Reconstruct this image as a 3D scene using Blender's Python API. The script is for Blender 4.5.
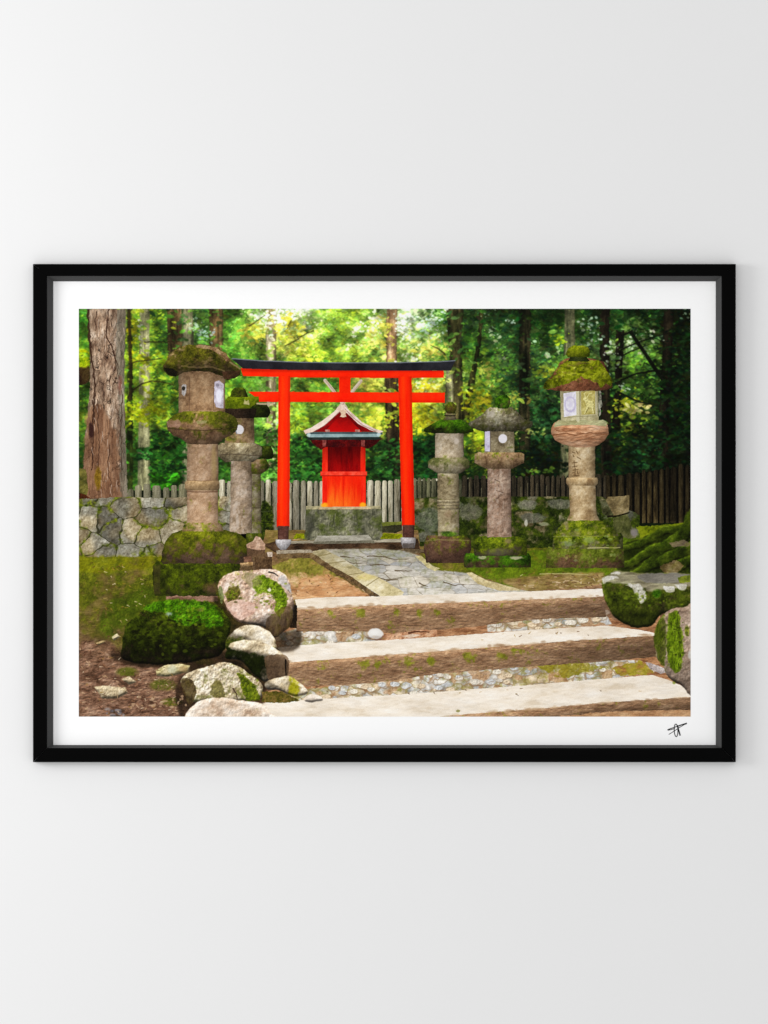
import bpy
import math
import numpy as np

# A framed photographic print hanging on a pale wall.
for blk in list(bpy.data.objects):
    bpy.data.objects.remove(blk, do_unlink=True)

WORLD_S = .82
KEY_LOC = (-2.3, -1.05, .3)
KEY_SIZE = .95
KEY_POW = 32
INK_GAIN = 1.02

# ---------------------------------------------------------------- the printed picture
# The print is a flat sheet; its ink is worked out here as one colour per tiny cell, in
# picture units (one unit = PX metres on the wall), and the cells of each depicted thing
# become a mesh of their own further down.
PX0, PX1, PY0, PY1 = 78.8, 690.6, 308.8, 716.6
GW, GH = 1224, 816
xs = PX0 + (np.arange(GW) + .5) * (PX1 - PX0) / GW
ys = PY0 + (np.arange(GH) + .5) * (PY1 - PY0) / GH
X, Y = np.meshgrid(xs.astype(np.float32), ys.astype(np.float32))
CAN = np.zeros((GH, GW, 3), np.float32)
IDS = np.zeros((GH, GW), np.int32)
KINDS = []                                   # (name, label, group) of each depicted thing
RNG = np.random.RandomState(11)
LAT = RNG.rand(8, 256, 256).astype(np.float32)
EMB = .42


def kind(name, label=None, group=None):
    KINDS.append((name, label, group))
    return len(KINDS) - 1


def vnoise(x, y, seed):
    L = LAT[seed % 8]
    x = x + seed * 37.3
    y = y + seed * 17.9
    xi = np.floor(x).astype(np.int32)
    yi = np.floor(y).astype(np.int32)
    fx = x - xi
    fy = y - yi
    fx = fx * fx * (3 - 2 * fx)
    fy = fy * fy * (3 - 2 * fy)
    a = L[yi & 255, xi & 255]
    b = L[yi & 255, (xi + 1) & 255]
    c = L[(yi + 1) & 255, xi & 255]
    d = L[(yi + 1) & 255, (xi + 1) & 255]
    return (a + (b - a) * fx) * (1 - fy) + (c + (d - c) * fx) * fy


def fbm(x, y, sc, octs=4, seed=0, ax=1., ay=1.):
    s = 0.
    amp = .5
    tot = 0.
    x = x / (sc * ax)
    y = y / (sc * ay)
    for o in range(octs):
        s = s + amp * vnoise(x, y, seed + o)
        tot += amp
        amp *= .55
        x = x * 2.03 + 5.1
        y = y * 2.03 + 3.7
    return s / tot


def sm(a, b, t):
    t = np.clip((t - a) / (b - a), 0, 1)
    return t * t * (3 - 2 * t)


def box(x0, y0, x1, y1, pad=2):
    i0 = int(max(0, np.searchsorted(xs, x0 - pad)))
    i1 = int(min(GW, np.searchsorted(xs, x1 + pad)))
    j0 = int(max(0, np.searchsorted(ys, y0 - pad)))
    j1 = int(min(GH, np.searchsorted(ys, y1 + pad)))
    return slice(j0, max(j1, j0 + 1)), slice(i0, max(i1, i0 + 1))


def catmull(p, n=6):
    p = np.array(p, float)
    out = []
    N = len(p)
    for i in range(N):
        a, b, c, d = p[i - 1], p[i], p[(i + 1) % N], p[(i + 2) % N]
        for k in range(n):
            t = k / n
            out.append(.5 * (2 * b + (c - a) * t + (2 * a - 5 * b + 4 * c - d) * t * t + (3 * b - a - 3 * c + d) * t ** 3))
    return np.array(out)


def region(pts, smooth=False, rough=0., fs=5., seed=3):
    """coverage of a closed outline: (slices, alpha)"""
    p = catmull(pts) if smooth else np.array(pts, float)
    sl = box(p[:, 0].min(), p[:, 1].min(), p[:, 0].max(), p[:, 1].max(), 2 + rough)
    x = X[sl]
    y = Y[sl]
    if rough:
        dx = (fbm(x, y, fs, 3, seed) - .5) * 2 * rough
        dy = (fbm(x, y, fs, 3, seed + 3) - .5) * 2 * rough
        x = x + dx
        y = y + dy
    acc = np.zeros(x.shape, np.float32)
    for ox, oy in ((-.125, -.125), (.125, -.125), (-.125, .125), (.125, .125)):
        ins = np.zeros(x.shape, bool)
        px = x + ox
        py = y + oy
        for i in range(len(p)):
            x0, y0 = p[i - 1]
            x1, y1 = p[i]
            if y0 == y1:
                continue
            c = ((y0 > py) != (y1 > py)) & (px < (x1 - x0) * (py - y0) / (y1 - y0) + x0)
            ins ^= c
        acc += ins
    return sl, acc / 4


def feather(a, n):
    for _ in range(n):
        b = a.copy()
        b[1:-1, 1:-1] = (a[1:-1, 1:-1] * 2 + a[:-2, 1:-1] + a[2:, 1:-1] + a[1:-1, :-2] + a[1:-1, 2:]) / 6
        a = b
    return a


def soft(pts, pal, idn=None, n=6, rough=2.5, seed=4, alpha=1., brk=.5, **kw):
    """a patch whose edge dies away unevenly, as moss and stains do"""
    sl, a = region(pts, True, rough, 4, seed)
    a = feather(a, n)
    a = a * sm(.5 - .25 * brk, .5 + .05, a * .75 + brk * .5 * (fbm(X[sl], Y[sl], 3, 3, seed + 1) - .5) + .12)
    put(sl, tex(sl, pal, seed=seed, **kw), a * alpha, idn)


def pal_lerp(pal, t):
    pal = np.array(pal, np.float32)
    n = len(pal) - 1
    t = np.clip(t, 0, .9999) * n
    i = t.astype(np.int32)
    f = (t - i)[..., None]
    return pal[i] * (1 - f) + pal[np.minimum(i + 1, n)] * f


def tex(sl, pal, sc=8., seed=0, ax=1., ay=1., emb=.8, grain=5., con=1.6, octs=4):
    x = X[sl]
    y = Y[sl]
    n = fbm(x, y, sc, octs, seed, ax, ay)
    n2 = fbm(x, y, sc * .22, 3, seed + 2, ax, ay)
    c = pal_lerp(pal, (n - .5) * con + .5 + (n2 - .5) * .5)
    if emb:
        e = fbm(x, y, sc * .35, 3, seed + 4, ax, ay) - fbm(x + .9, y + 1.1, sc * .35, 3, seed + 4, ax, ay)
        c = c * (1 + emb * EMB * e)[..., None]
    g = RNG.randn(*x.shape).astype(np.float32) * grain
    return c + g[..., None]


def put(sl, col, a, idn=None, thr=.5):
    col = np.asarray(col, np.float32)
    CAN[sl] = CAN[sl] * (1 - a[..., None]) + col * a[..., None]
    if idn is not None:
        I = IDS[sl]
        I[a > thr] = idn


MOSS = [(28, 36, 8), (58, 70, 14), (92, 105, 20), (128, 138, 30), (152, 160, 52)]
MOSSD = [(14, 20, 6), (32, 42, 10), (56, 68, 16), (84, 96, 22)]
MOSSG = [(24, 44, 6), (48, 82, 12), (78, 120, 18), (112, 152, 34)]


def mossy(sl, bias, seed=5, pal=MOSS, sc=9., soft=.17):
    """moss colour and where it grows; bias shifts the amount"""
    x = X[sl]
    y = Y[sl]
    m = fbm(x, y, sc, 3, seed) * .6 + fbm(x, y, sc * .3, 3, seed + 3) * .4 + bias
    return tex(sl, pal, 6., seed + 1, emb=.8, grain=4, con=1.15), sm(.5 - soft, .5 + soft, m)


def rows_at(rows, y):
    r = np.array(rows, np.float32)
    return np.interp(y, r[:, 0], r[:, 1]), np.interp(y, r[:, 0], r[:, 2])


def sec(rows, pal, idn, moss=None, mtop=0., mpal=MOSS, seed=1, sc=7., ax=1., ay=1., lam=(.68, .38, .12), vs=(1., 1.),
        rough=.5, emb=.65, con=1.2, grain=5., sag=0.):
    """a turned or squared stone section given by its left and right edges down the rows"""
    pts = [(r[1], r[0]) for r in rows] + [(r[2], r[0]) for r in rows[::-1]]
    if sag:
        pts = []
        a, b = rows[0], rows[-1]
        pts += [(r[1], r[0]) for r in rows]
        for k in range(1, 8):
            t = k / 8
            pts.append((b[1] + (b[2] - b[1]) * t, b[0] + sag * 4 * t * (1 - t)))
        pts += [(r[2], r[0]) for r in rows[::-1]]
        for k in range(1, 8):
            t = k / 8
            pts.append((a[2] + (a[1] - a[2]) * t, a[0] + sag * .5 * 4 * t * (1 - t)))
    sl, a = region(pts, rough=rough, fs=4, seed=seed)
    x = X[sl]
    y = Y[sl]
    xl, xr = rows_at(rows, y)
    u = np.clip((x - (xl + xr) / 2) / np.maximum((xr - xl) / 2, .5), -1, 1)
    v = np.clip((y - rows[0][0]) / (rows[-1][0] - rows[0][0]), 0, 1)
    c = tex(sl, pal, sc, seed, ax, ay, emb, grain, con)
    if moss is not None:
        mc, ma = mossy(sl, moss + mtop * (.5 - v), seed + 2, mpal)
        c = c * (1 - ma[..., None]) + mc * ma[..., None]
    f = lam[0] + lam[1] * np.sqrt(1 - u * u * .98) - lam[2] * u
    f = f * (vs[0] + (vs[1] - vs[0]) * v)
    c = c * f[..., None]
    put(sl, c, a, idn)
    return sl, a, u, v


def fill(pts, pal, idn, smooth=False, rough=0., seed=1, fs=5., alpha=1., shade=None, **kw):
    sl, a = region(pts, smooth, rough, fs, seed)
    c = tex(sl, pal, seed=seed, **kw)
    if shade is not None:
        c = c * shade(X[sl], Y[sl])[..., None]
    put(sl, c, a * alpha, idn)
    return sl, a


def stroke(pts, w, col, idn=None, alpha=1., rough=.4, seed=2, grain=6.):
    """a drawn line, width w tapering to w[1] when a pair"""
    p = np.array(pts, float)
    w0, w1 = w if isinstance(w, tuple) else (w, w)
    sl = box(p[:, 0].min(), p[:, 1].min(), p[:, 0].max(), p[:, 1].max(), max(w0, w1) + 2)
    x = X[sl]
    y = Y[sl]
    if rough:
        x = x + (fbm(x, y, 5, 2, seed) - .5) * 2 * rough
        y = y + (fbm(x, y, 5, 2, seed + 1) - .5) * 2 * rough
    best = np.full(x.shape, 9., np.float32)
    n = len(p) - 1
    for i in range(n):
        ax_, ay_ = p[i]
        d = p[i + 1] - p[i]
        L = max(d @ d, 1e-6)
        t = np.clip(((x - ax_) * d[0] + (y - ay_) * d[1]) / L, 0, 1)
        dist = np.hypot(x - ax_ - t * d[0], y - ay_ - t * d[1])
        ww = (w0 + (w1 - w0) * (i + t) / n) / 2
        best = np.minimum(best, dist - ww)
    a = np.clip(.5 - best / .5, 0, 1) * alpha
    c = tex(sl, col, 4, seed, emb=1.4) if isinstance(col, list) else np.array(col, np.float32) + RNG.randn(*x.shape)[..., None] * grain
    put(sl, c, a, idn)


def blob(cx, cy, rx, ry, col, idn=None, alpha=1., soft=.3, seed=4, rough=.25, grain=4):
    sl = box(cx - rx, cy - ry, cx + rx, cy + ry, 3)
    x = X[sl]
    y = Y[sl]
    d = np.hypot((x - cx) / rx, (y - cy) / ry) + (fbm(x, y, 3, 2, seed) - .5) * 2 * rough
    a = (1 - sm(1 - soft, 1 + soft, d)) * alpha
    if isinstance(col, list):
        c = tex(sl, col, 3, seed, emb=.8, grain=grain)
    else:
        c = np.array(col, np.float32) + RNG.randn(*x.shape)[..., None] * grain
    put(sl, c, a, idn)


def vor(x, y, seed=0, jit=.85):
    """cell number, F1 and distance to the border of a jittered grid"""
    xi = np.floor(x).astype(np.int32)
    yi = np.floor(y).astype(np.int32)
    f1 = np.full(x.shape, 9., np.float32)
    f2 = np.full(x.shape, 9., np.float32)
    cid = np.zeros(x.shape, np.float32)
    for dj in (-1, 0, 1):
        for di in (-1, 0, 1):
            cx = xi + di
            cy = yi + dj
            hx = LAT[seed % 8, (cy + seed * 13) & 255, cx & 255]
            hy = LAT[(seed + 1) % 8, (cy + seed * 13) & 255, cx & 255]
            hid = LAT[(seed + 2) % 8, (cy + seed * 13) & 255, cx & 255]
            d = np.hypot(cx + .5 + (hx - .5) * jit - x, cy + .5 + (hy - .5) * jit - y)
            new = d < f1
            f2 = np.where(new, f1, np.minimum(f2, d))
            cid = np.where(new, hid, cid)
            f1 = np.where(new, d, f1)
    return cid, f1, f2 - f1


def dabs(n, sampler, size, colf, idn=None, asp=(1.4, 2.6), alpha=.9, ang=(-.6, .9)):
    """many small leaf-shaped dabs of ink"""
    px, py = sampler(n)
    sx = (PX1 - PX0) / GW
    for k in range(len(px)):
        cx, cy = px[k], py[k]
        s = size[0] + (size[1] - size[0]) * RNG.rand() ** 1.6
        r = asp[0] + (asp[1] - asp[0]) * RNG.rand()
        th = ang[0] + (ang[1] - ang[0]) * RNG.rand()
        if RNG.rand() < .5:
            th = -th
        ci = (cx - PX0) / sx
        cj = (cy - PY0) / sx
        R = int(s * r / sx / 1.6) + 2
        i0, i1 = int(max(0, ci - R)), int(min(GW, ci + R + 1))
        j0, j1 = int(max(0, cj - R)), int(min(GH, cj + R + 1))
        if i0 >= i1 or j0 >= j1:
            continue
        col = colf(cx, cy)
        if col is None:
            continue
        dx = (np.arange(i0, i1) - ci)[None, :] * sx
        dy = (np.arange(j0, j1) - cj)[:, None] * sx
        ct, st = math.cos(th), math.sin(th)
        u = (dx * ct + dy * st) / (s * r * .5)
        v = (-dx * st + dy * ct) / (s * .5)
        a = np.clip((1.05 - (u * u + np.abs(v) ** 1.5)) * 2.5, 0, 1) * alpha
        sub = CAN[j0:j1, i0:i1]
        sub += (np.array(col, np.float32) - sub) * a[..., None]
        if idn is not None:
            IDS[j0:j1, i0:i1][a > .55] = idn


# ---- the wood behind ------------------------------------------------------------------
WOOD = kind('forest_foliage', 'green and yellow leaves of the wood behind the fence')
LET = {'D': (14, 23, 12), 'd': (29, 52, 23), 'b': (46, 70, 46), 'g': (66, 112, 44), 'm': (108, 150, 68), 'y': (156, 178, 62),
       'Y': (214, 216, 116), 'l': (152, 184, 126), 'w': (206, 222, 224), 'o': (120, 105, 60)}
GRID = ['ggyygbmgmlwlmymlwlgbbddddddddDD',
        'ggyggbmgmYYymmlYlmmgdbddmbdldDD',
        'ygyygbggmmyyyymmmYggmbbbgdldmDD',
        'dggygggggmmdggYllYlygbbmmdDmdDD',
        'ggyygggyglmgmmyyyYmymbdbbdDddDD',
        'ygyyygggmlmymmYyyydymdbbddDydDD',
        'gggggddgmgmmmmydddgyydDdDDDDDDD',
        'gggggddggggdggddgdddyDDDDDDdDDD',
        'ggggggdgglggdggddddddDDDDDdDDDD',
        'gggggggggggggggddddddDDDDDDDDDD']
GC = np.array([[LET[c] for c in r] for r in GRID], np.float32)


def coarse(x, y):
    gx = np.clip((np.asarray(x, np.float32) - 89) / 20, 0, 30 - 1e-3)
    gy = np.clip((np.asarray(y, np.float32) - 319) / 20, 0, 9 - 1e-3)
    i = gx.astype(int)
    j = gy.astype(int)
    fx = (gx - i)[..., None]
    fy = (gy - j)[..., None]
    return ((GC[j, i] * (1 - fx) + GC[j, i + 1] * fx) * (1 - fy) + (GC[j + 1, i] * (1 - fx) + GC[j + 1, i + 1] * fx) * fy)


bg = box(PX0, PY0, PX1, 530)
wx = X[bg] + (fbm(X[bg], Y[bg], 14, 3, 1) - .5) * 44
wy = Y[bg] + (fbm(X[bg], Y[bg], 14, 3, 4) - .5) * 44
base = coarse(wx, wy)
lum = fbm(X[bg], Y[bg], 7, 4, 6)
CAN[bg] = base * (.35 + 1.15 * lum)[..., None]
IDS[bg] = WOOD


def uni(x0, y0, x1, y1):
    return lambda n: (x0 + RNG.rand(n) * (x1 - x0), y0 + RNG.rand(n) * (y1 - y0))


def leafcol(lo, hi, jit=26, hue=1.):
    def f(x, y):
        c = coarse(x + RNG.randn() * jit * .6, y + RNG.randn() * jit * .5)
        clump = fbm(np.float32(x), np.float32(y), 9, 2, 5)
        b = lo + (hi - lo) * (.55 * RNG.rand() + .9 * (clump - .28))
        c = c * b
        c[0] += RNG.randn() * 7 * hue
        c[2] += RNG.randn() * 6 * hue
        return np.clip(c, 4, 246)
    return f


dabs(5000, uni(PX0, PY0, PX1, 515), (3.5, 9), leafcol(.45, 1.3), alpha=.6)
dabs(15000, uni(PX0, PY0, PX1, 512), (1.4, 4.4), leafcol(.4, 1.5), alpha=.7)
dabs(20000, uni(PX0, PY0, PX1, 500), (.8, 2.2), leafcol(.3, 1.75), asp=(1.5, 3.4), alpha=.8)

BARK = [(70, 55, 44), (112, 92, 74), (146, 124, 104), (176, 156, 136)]
BARKG = [(92, 92, 78), (128, 128, 108), (160, 160, 140), (184, 186, 166)]
BARKD = [(10, 10, 8), (26, 22, 18), (44, 38, 30), (62, 54, 42)]
BARKM = [(44, 38, 26), (82, 68, 50), (116, 96, 74), (140, 124, 100)]
TR = 'tree_trunk'


def trunk(rows, pal, label, seed, vs=(1, 1), lam=(.6, .45, .0)):
    k = kind(TR, label, 'trees of the wood')
    sec(rows, pal, k, seed=seed, sc=9, ax=.45, ay=3.2, lam=lam, vs=vs, rough=1.0, emb=1.0, con=1.7)
    return k


trunk([(309, 139.5, 149.5), (400, 139, 150), (492, 137.5, 150)], BARKG, 'slender pale grey trunk right of the thick bark trunk', 3)
trunk([(309, 126.5, 132), (360, 128, 132.5), (400, 127, 133), (495, 126, 133)], [(14, 20, 8), (30, 40, 16), (60, 72, 30), (90, 100, 50)],
      'thin dark mossy trunk beside the thick bark trunk', 4)
trunk([(309, 167, 182), (372, 168, 183)], BARKM, 'brown trunk half hidden by leaves above the broad mossy lantern cap', 5, vs=(.9, .8))
trunk([(309, 183, 193), (440, 182, 196), (490, 182, 190)], BARKG, 'pale mossy trunk behind the broad mossy lantern', 6, vs=(.9, .8))
trunk([(309, 209, 223), (375, 210, 223)], BARKM, 'reddish brown trunk right above the broad mossy lantern', 7)
trunk([(309, 265.5, 276.5), (360, 266, 276), (470, 266, 276)], [(70, 64, 50), (120, 110, 92), (160, 152, 136), (196, 190, 180)],
      'mottled trunk rising behind the left end of the red gate', 1)
trunk([(309, 386.5, 397), (362, 386, 396.5)], [(104, 80, 66), (138, 112, 94), (164, 138, 118), (186, 164, 146)], 'straight smooth brown trunk above the red gate', 2)
trunk([(375, 384.5, 398.5), (420, 385, 399), (480, 388, 401)], BARKD, 'dark trunk behind the right post of the red gate', 3, vs=(1.5, .7))
trunk([(309, 446, 464), (330, 448, 462), (420, 453, 463), (470, 452, 464)], [(20, 22, 14), (46, 46, 30), (74, 70, 50), (104, 98, 74)],
      'dark forked trunk at the right end of the red gate', 4)
trunk([(368, 446, 453), (404, 445, 454)], BARKG, 'short pale trunk under the right end of the gate lintel', 5)
trunk([(309, 480, 483.5), (345, 477, 481), (380, 469, 475), (410, 463, 470), (430, 461, 470)], [(16, 18, 10), (36, 36, 22), (56, 54, 34), (80, 74, 48)],
      'leaning dark trunk between the two right hand lanterns', 6)
trunk([(309, 519, 531), (410, 519, 530), (450, 519, 530)], [(12, 14, 10), (24, 26, 18), (42, 40, 30), (66, 60, 46)], 'dark trunk right of the disc lantern', 7)
trunk([(309, 564.5, 575), (348, 564, 575), (470, 560, 572), (500, 559, 570)], [(44, 50, 40), (84, 88, 72), (118, 118, 98), (90, 100, 84)],
      'grey green trunk behind the tallest lantern', 1)
trunk([(309, 599, 610), (366, 600, 609), (460, 601, 612), (500, 601, 613)], BARKD, 'black trunk right of the tallest lantern', 2, vs=(.8, .8))
trunk([(330, 616, 624), (380, 615, 622), (430, 612, 620)], BARKD, 'thin black trunk with side branches', 3, vs=(.6, .6))
trunk([(309, 664, 674), (360, 662, 672), (440, 658, 668), (495, 656, 668)], BARKD, 'black trunk near the right edge of the print', 4, vs=(.65, .65))
def nogo(f, boxes):
    def g(x, y):
        for (a, b, c, d) in boxes:
            if a < x < c and b < y < d:
                return None
        return f(x, y)
    return g


# leaves hanging in front of the trunks, then gaps of sky and sunlit sprays
dabs(2600, uni(118, PY0, PX1, 478), (1.6, 4.6), nogo(leafcol(.45, 1.6), [(384, 309, 399, 360), (135, 425, 152, 500), (562, 309, 577, 345), (388, 430, 402, 482)]), None, alpha=.85)
for cx, cy, n, sx_, sy_, col in ((283, 315, 70, 7, 5, (226, 238, 244)), (361, 331, 40, 7, 3, (228, 236, 232)), (376, 322, 30, 4, 6, (224, 232, 226)), (402, 325, 70, 5, 8, (226, 236, 246)),
                                 (431, 325, 60, 9, 8, (188, 214, 222)), (410, 359, 30, 8, 4, (216, 226, 222)), (262, 318, 50, 7, 6, (214, 224, 230)), (299, 312, 25, 6, 3, (226, 238, 236)),
                                 (422, 383, 26, 5, 4, (224, 226, 220)), (588, 323, 34, 6, 5, (214, 226, 240)), (592, 338, 34, 6, 7, (206, 220, 234)), (612, 352, 60, 5, 8, (214, 220, 230)),
                                 (629, 343, 30, 6, 3, (210, 216, 220)), (648, 335, 40, 8, 4, (206, 210, 212)), (644, 350, 24, 10, 5, (180, 190, 186)), (624, 388, 24, 3, 3, (206, 216, 232)),
                                 (509, 321, 16, 3, 2, (208, 224, 240)), (493, 331, 18, 3, 3, (206, 220, 226)), (497, 342, 18, 3, 5, (196, 210, 200)), (546, 355, 24, 4, 3, (206, 216, 212)),
                                 (501, 359, 16, 4, 2, (210, 210, 220)), (560, 350, 18, 3, 3, (190, 204, 180)), (536, 342, 14, 3, 2, (190, 206, 200)), (206, 333, 24, 5, 4, (150, 176, 186)),
                                 (197, 325, 16, 5, 4, (160, 180, 176)), (140, 331, 14, 1.5, 7, (196, 204, 206)), (274, 425, 40, 4, 14, (176, 190, 180)), (486, 312, 18, 6, 3, (196, 214, 220)),
                                 (686, 313, 16, 3, 3, (170, 186, 190)), (540, 430, 14, 4, 4, (176, 190, 140)), (352, 345, 10, 3, 2, (200, 210, 180))):
    dabs(n if cx < 480 else n // 2, lambda k, cx=cx, cy=cy, a=sx_, b=sy_: (cx + RNG.randn(k) * a, cy + RNG.randn(k) * b), (1.1, 3.2),
         lambda x, y, col=col: np.clip(np.array(col, float) * ((.86 if x < 480 else .62) + (.2 if x < 480 else .34) * RNG.rand()) + RNG.randn(3) * 5 - (0 if x < 480 else 1) * np.array((10, 0, 14)), 0, 250), None, asp=(1., 1.8), alpha=.85)
for cx, cy, n, sx_, sy_, col in ((414, 410, 120, 9, 9, (190, 194, 56)), (424, 423, 70, 7, 6, (190, 190, 50)), (476, 404, 90, 7, 9, (180, 186, 50)), (478, 442, 60, 4, 8, (176, 196, 60)),
                                 (420, 388, 70, 12, 6, (196, 190, 60)), (150, 410, 120, 14, 6, (148, 166, 34)), (142, 414, 50, 8, 5, (160, 174, 40)), (132, 335, 40, 4, 10, (168, 172, 40)),
                                 (137, 360, 30, 6, 4, (160, 170, 40)), (155, 362, 40, 9, 5, (144, 164, 44)), (86, 362, 40, 5, 5, (150, 168, 20)), (255, 332, 70, 10, 6, (184, 188, 84)),
                                 (290, 328, 70, 7, 8, (214, 208, 80)), (288, 345, 40, 8, 6, (200, 210, 110)), (365, 383, 90, 9, 5, (206, 208, 110)), (372, 425, 70, 8, 8, (206, 212, 90)),
                                 (345, 395, 40, 22, 6, (170, 184, 80)), (374, 340, 50, 6, 12, (196, 200, 110)), (300, 420, 90, 10, 12, (150, 178, 60)), (385, 330, 40, 5, 12, (206, 206, 100)),
                                 (627, 405, 60, 6, 6, (170, 180, 60)), (636, 407, 30, 6, 4, (206, 204, 150)), (636, 362, 60, 9, 6, (110, 160, 60)), (559, 338, 24, 4, 4, (150, 176, 50)),
                                 (545, 372, 40, 7, 4, (140, 160, 60)), (488, 372, 50, 6, 8, (178, 190, 100)), (486, 400, 24, 4, 4, (190, 186, 60)), (515, 398, 30, 6, 6, (150, 160, 80)),
                                 (533, 432, 30, 8, 4, (170, 186, 120)), (636, 390, 30, 12, 5, (90, 130, 60)), (540, 470, 20, 9, 2, (90, 120, 50)), (425, 350, 50, 10, 5, (206, 206, 110))):
    dabs(n, lambda k, cx=cx, cy=cy, a=sx_, b=sy_: (cx + RNG.randn(k) * a, cy + RNG.randn(k) * b), (1.2, 3.6),
         lambda x, y, col=col: np.clip(np.array(col, float) * (.62 + .5 * RNG.rand()) + RNG.randn(3) * 6, 0, 246), None, alpha=.85)
# dark bushes behind the fence
for x0, y0, x1, y1, n, col in ((150, 430, 186, 492, 500, (34, 74, 28)), (288, 435, 322, 482, 460, (42, 82, 36)), (364, 440, 400, 482, 380, (40, 76, 36)), (252, 425, 280, 480, 200, (62, 104, 46)),
                               (412, 436, 440, 478, 340, (28, 62, 30)), (545, 380, 560, 420, 60, (32, 58, 36)), (530, 400, 556, 440, 160, (36, 66, 40)), (630, 440, 660, 470, 120, (30, 60, 36)),
                               (606, 420, 690, 480, 300, (18, 36, 18)), (660, 330, 690, 470, 300, (18, 38, 18)), (152, 474, 180, 490, 90, (60, 138, 30)), (136, 448, 150, 460, 50, (50, 110, 50))):
    dabs(n, uni(x0, y0, x1, y1), (1.4, 4), lambda x, y, col=col: np.clip(np.array(col, float) * (.3 + 1.25 * RNG.rand() ** 1.3) + RNG.randn(3) * 4, 2, 240), WOOD, alpha=.85)

# dark branches in front of the leaves
for p, w in (([(631, 333), (640, 346), (648, 358), (656, 370), (662, 378)], (3.4, 4.2)), ([(621, 350), (636, 343), (655, 337), (668, 333)], (1.6, .8)),
             ([(622, 356), (632, 351), (645, 346)], (1.6, .8)), ([(621, 380), (636, 374), (652, 371), (662, 371)], (1.6, 2.2)),
             ([(618, 392), (630, 398), (640, 402), (650, 404)], (1.8, 1.2)), ([(676, 326), (691, 318)], (1.6, 1)),
             ([(621, 347), (622, 336), (632, 331)], (3, 2))):
    stroke(p, w, (12, 14, 10), None)
for p, w in (([(128, 398), (133, 390), (142, 384), (152, 381), (163, 382), (174, 385)], (1.8, .8)), ([(129, 364), (140, 361), (152, 360), (162, 358)], (1.2, .8)),
             ([(145, 342), (165, 342), (180, 341)], (1.2, .9)), ([(249, 326), (256, 322), (265, 315)], (1.2, .7)), ([(285, 346), (297, 340), (305, 334), (314, 331)], (1., 1.)),
             ([(291, 320), (287, 329)], (.8, .6)), ([(445, 354), (437, 348), (430, 345)], (1.6, .8)), ([(129, 309), (130, 345), (131, 372), (130, 400)], (3, 3))):
    stroke(p, w, (38, 30, 20), None, alpha=.85)

# slightly soft, as things behind the focus are
b = CAN[bg]
bl = b.copy()
bl[1:-1, 1:-1] = (b[1:-1, 1:-1] * 4 + (b[:-2, 1:-1] + b[2:, 1:-1] + b[1:-1, :-2] + b[1:-1, 2:]) * 2 + b[:-2, :-2] + b[2:, 2:] + b[:-2, 2:] + b[2:, :-2]) / 16
lowc = fbm(X[bg], Y[bg], 11, 3, 5)
CAN[bg] = bl * (.78 + .44 * fbm(X[bg], Y[bg], 1.6, 3, 2))[..., None] * (.76 + .46 * sm(.3, .7, lowc))[..., None]
gl = CAN[bg].mean(axis=2, keepdims=True)
CAN[bg] = gl + (CAN[bg] - gl) * 1.03
CAN[bg] *= (1.03 + .04 * sm(480, 330, X[bg]) - .16 * sm(240, 170, X[bg]) + .06 * sm(400, 340, Y[bg]) * sm(480, 400, X[bg]))[..., None] * np.array((1.03, 1.01, .9), np.float32)
loc = CAN[bg].copy()
for _ in range(60):
    loc[1:-1, 1:-1] = (loc[1:-1, 1:-1] * 2 + loc[:-2, 1:-1] + loc[2:, 1:-1] + loc[1:-1, :-2] + loc[1:-1, 2:]) / 6
hz = (.12 - .04 * sm(440, 560, X[bg]))[..., None]
CAN[bg] = np.clip(CAN[bg] * (1 - hz) + (loc * 1.06) * hz, 0, 246)

# the thick old trunk at the left
BT = kind(TR, 'thick old trunk with flaking pinkish bark at the left edge', 'trees of the wood')
sec([(309, 88.5, 126), (340, 89.5, 124.5), (390, 90, 124), (440, 85, 126), (470, 83, 126.5), (500, 80, 128)],
    [(84, 64, 52), (128, 106, 88), (158, 136, 116), (184, 166, 148)], BT, seed=2, sc=8, ax=.7, ay=1.6, lam=(.7, .36, .02), rough=1.2, emb=1.3, con=1.5)
# flaking plates of bark
sl, a = region([(88.5, 309), (126, 309), (124, 390), (127, 470), (128, 500), (80, 500), (84, 450), (90, 390)])
cid, f1, e = vor(X[sl] / 7 + (fbm(X[sl], Y[sl], 8, 3, 2) - .5) * 2.4, Y[sl] / 21 + (fbm(X[sl], Y[sl], 8, 3, 6) - .5) * 1.4, 2, .95)
j = sm(.11, .02, e) * sm(.42, .58, fbm(X[sl], Y[sl], 12, 2, 4))
CAN[sl] = CAN[sl] * (1 - a[..., None]) + (CAN[sl] * (.86 + .28 * cid)[..., None] * (1 - .55 * j)[..., None]) * a[..., None]
sl, a = region([(117, 309), (127, 309), (125, 350), (125, 420), (128, 500), (120, 500), (120, 420), (116, 360)], rough=1.5)
put(sl, tex(sl, [(86, 84, 72), (120, 116, 102), (150, 146, 132)], 8, 5, .5, 3), a * .6)
soft([(86, 420), (100, 405), (114, 425), (120, 470), (119, 505), (86, 505)], [(90, 60, 42), (122, 88, 64), (150, 114, 88)], None, 20, 5, 6, .7, sc=8, ax=.5, ay=3)
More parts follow.
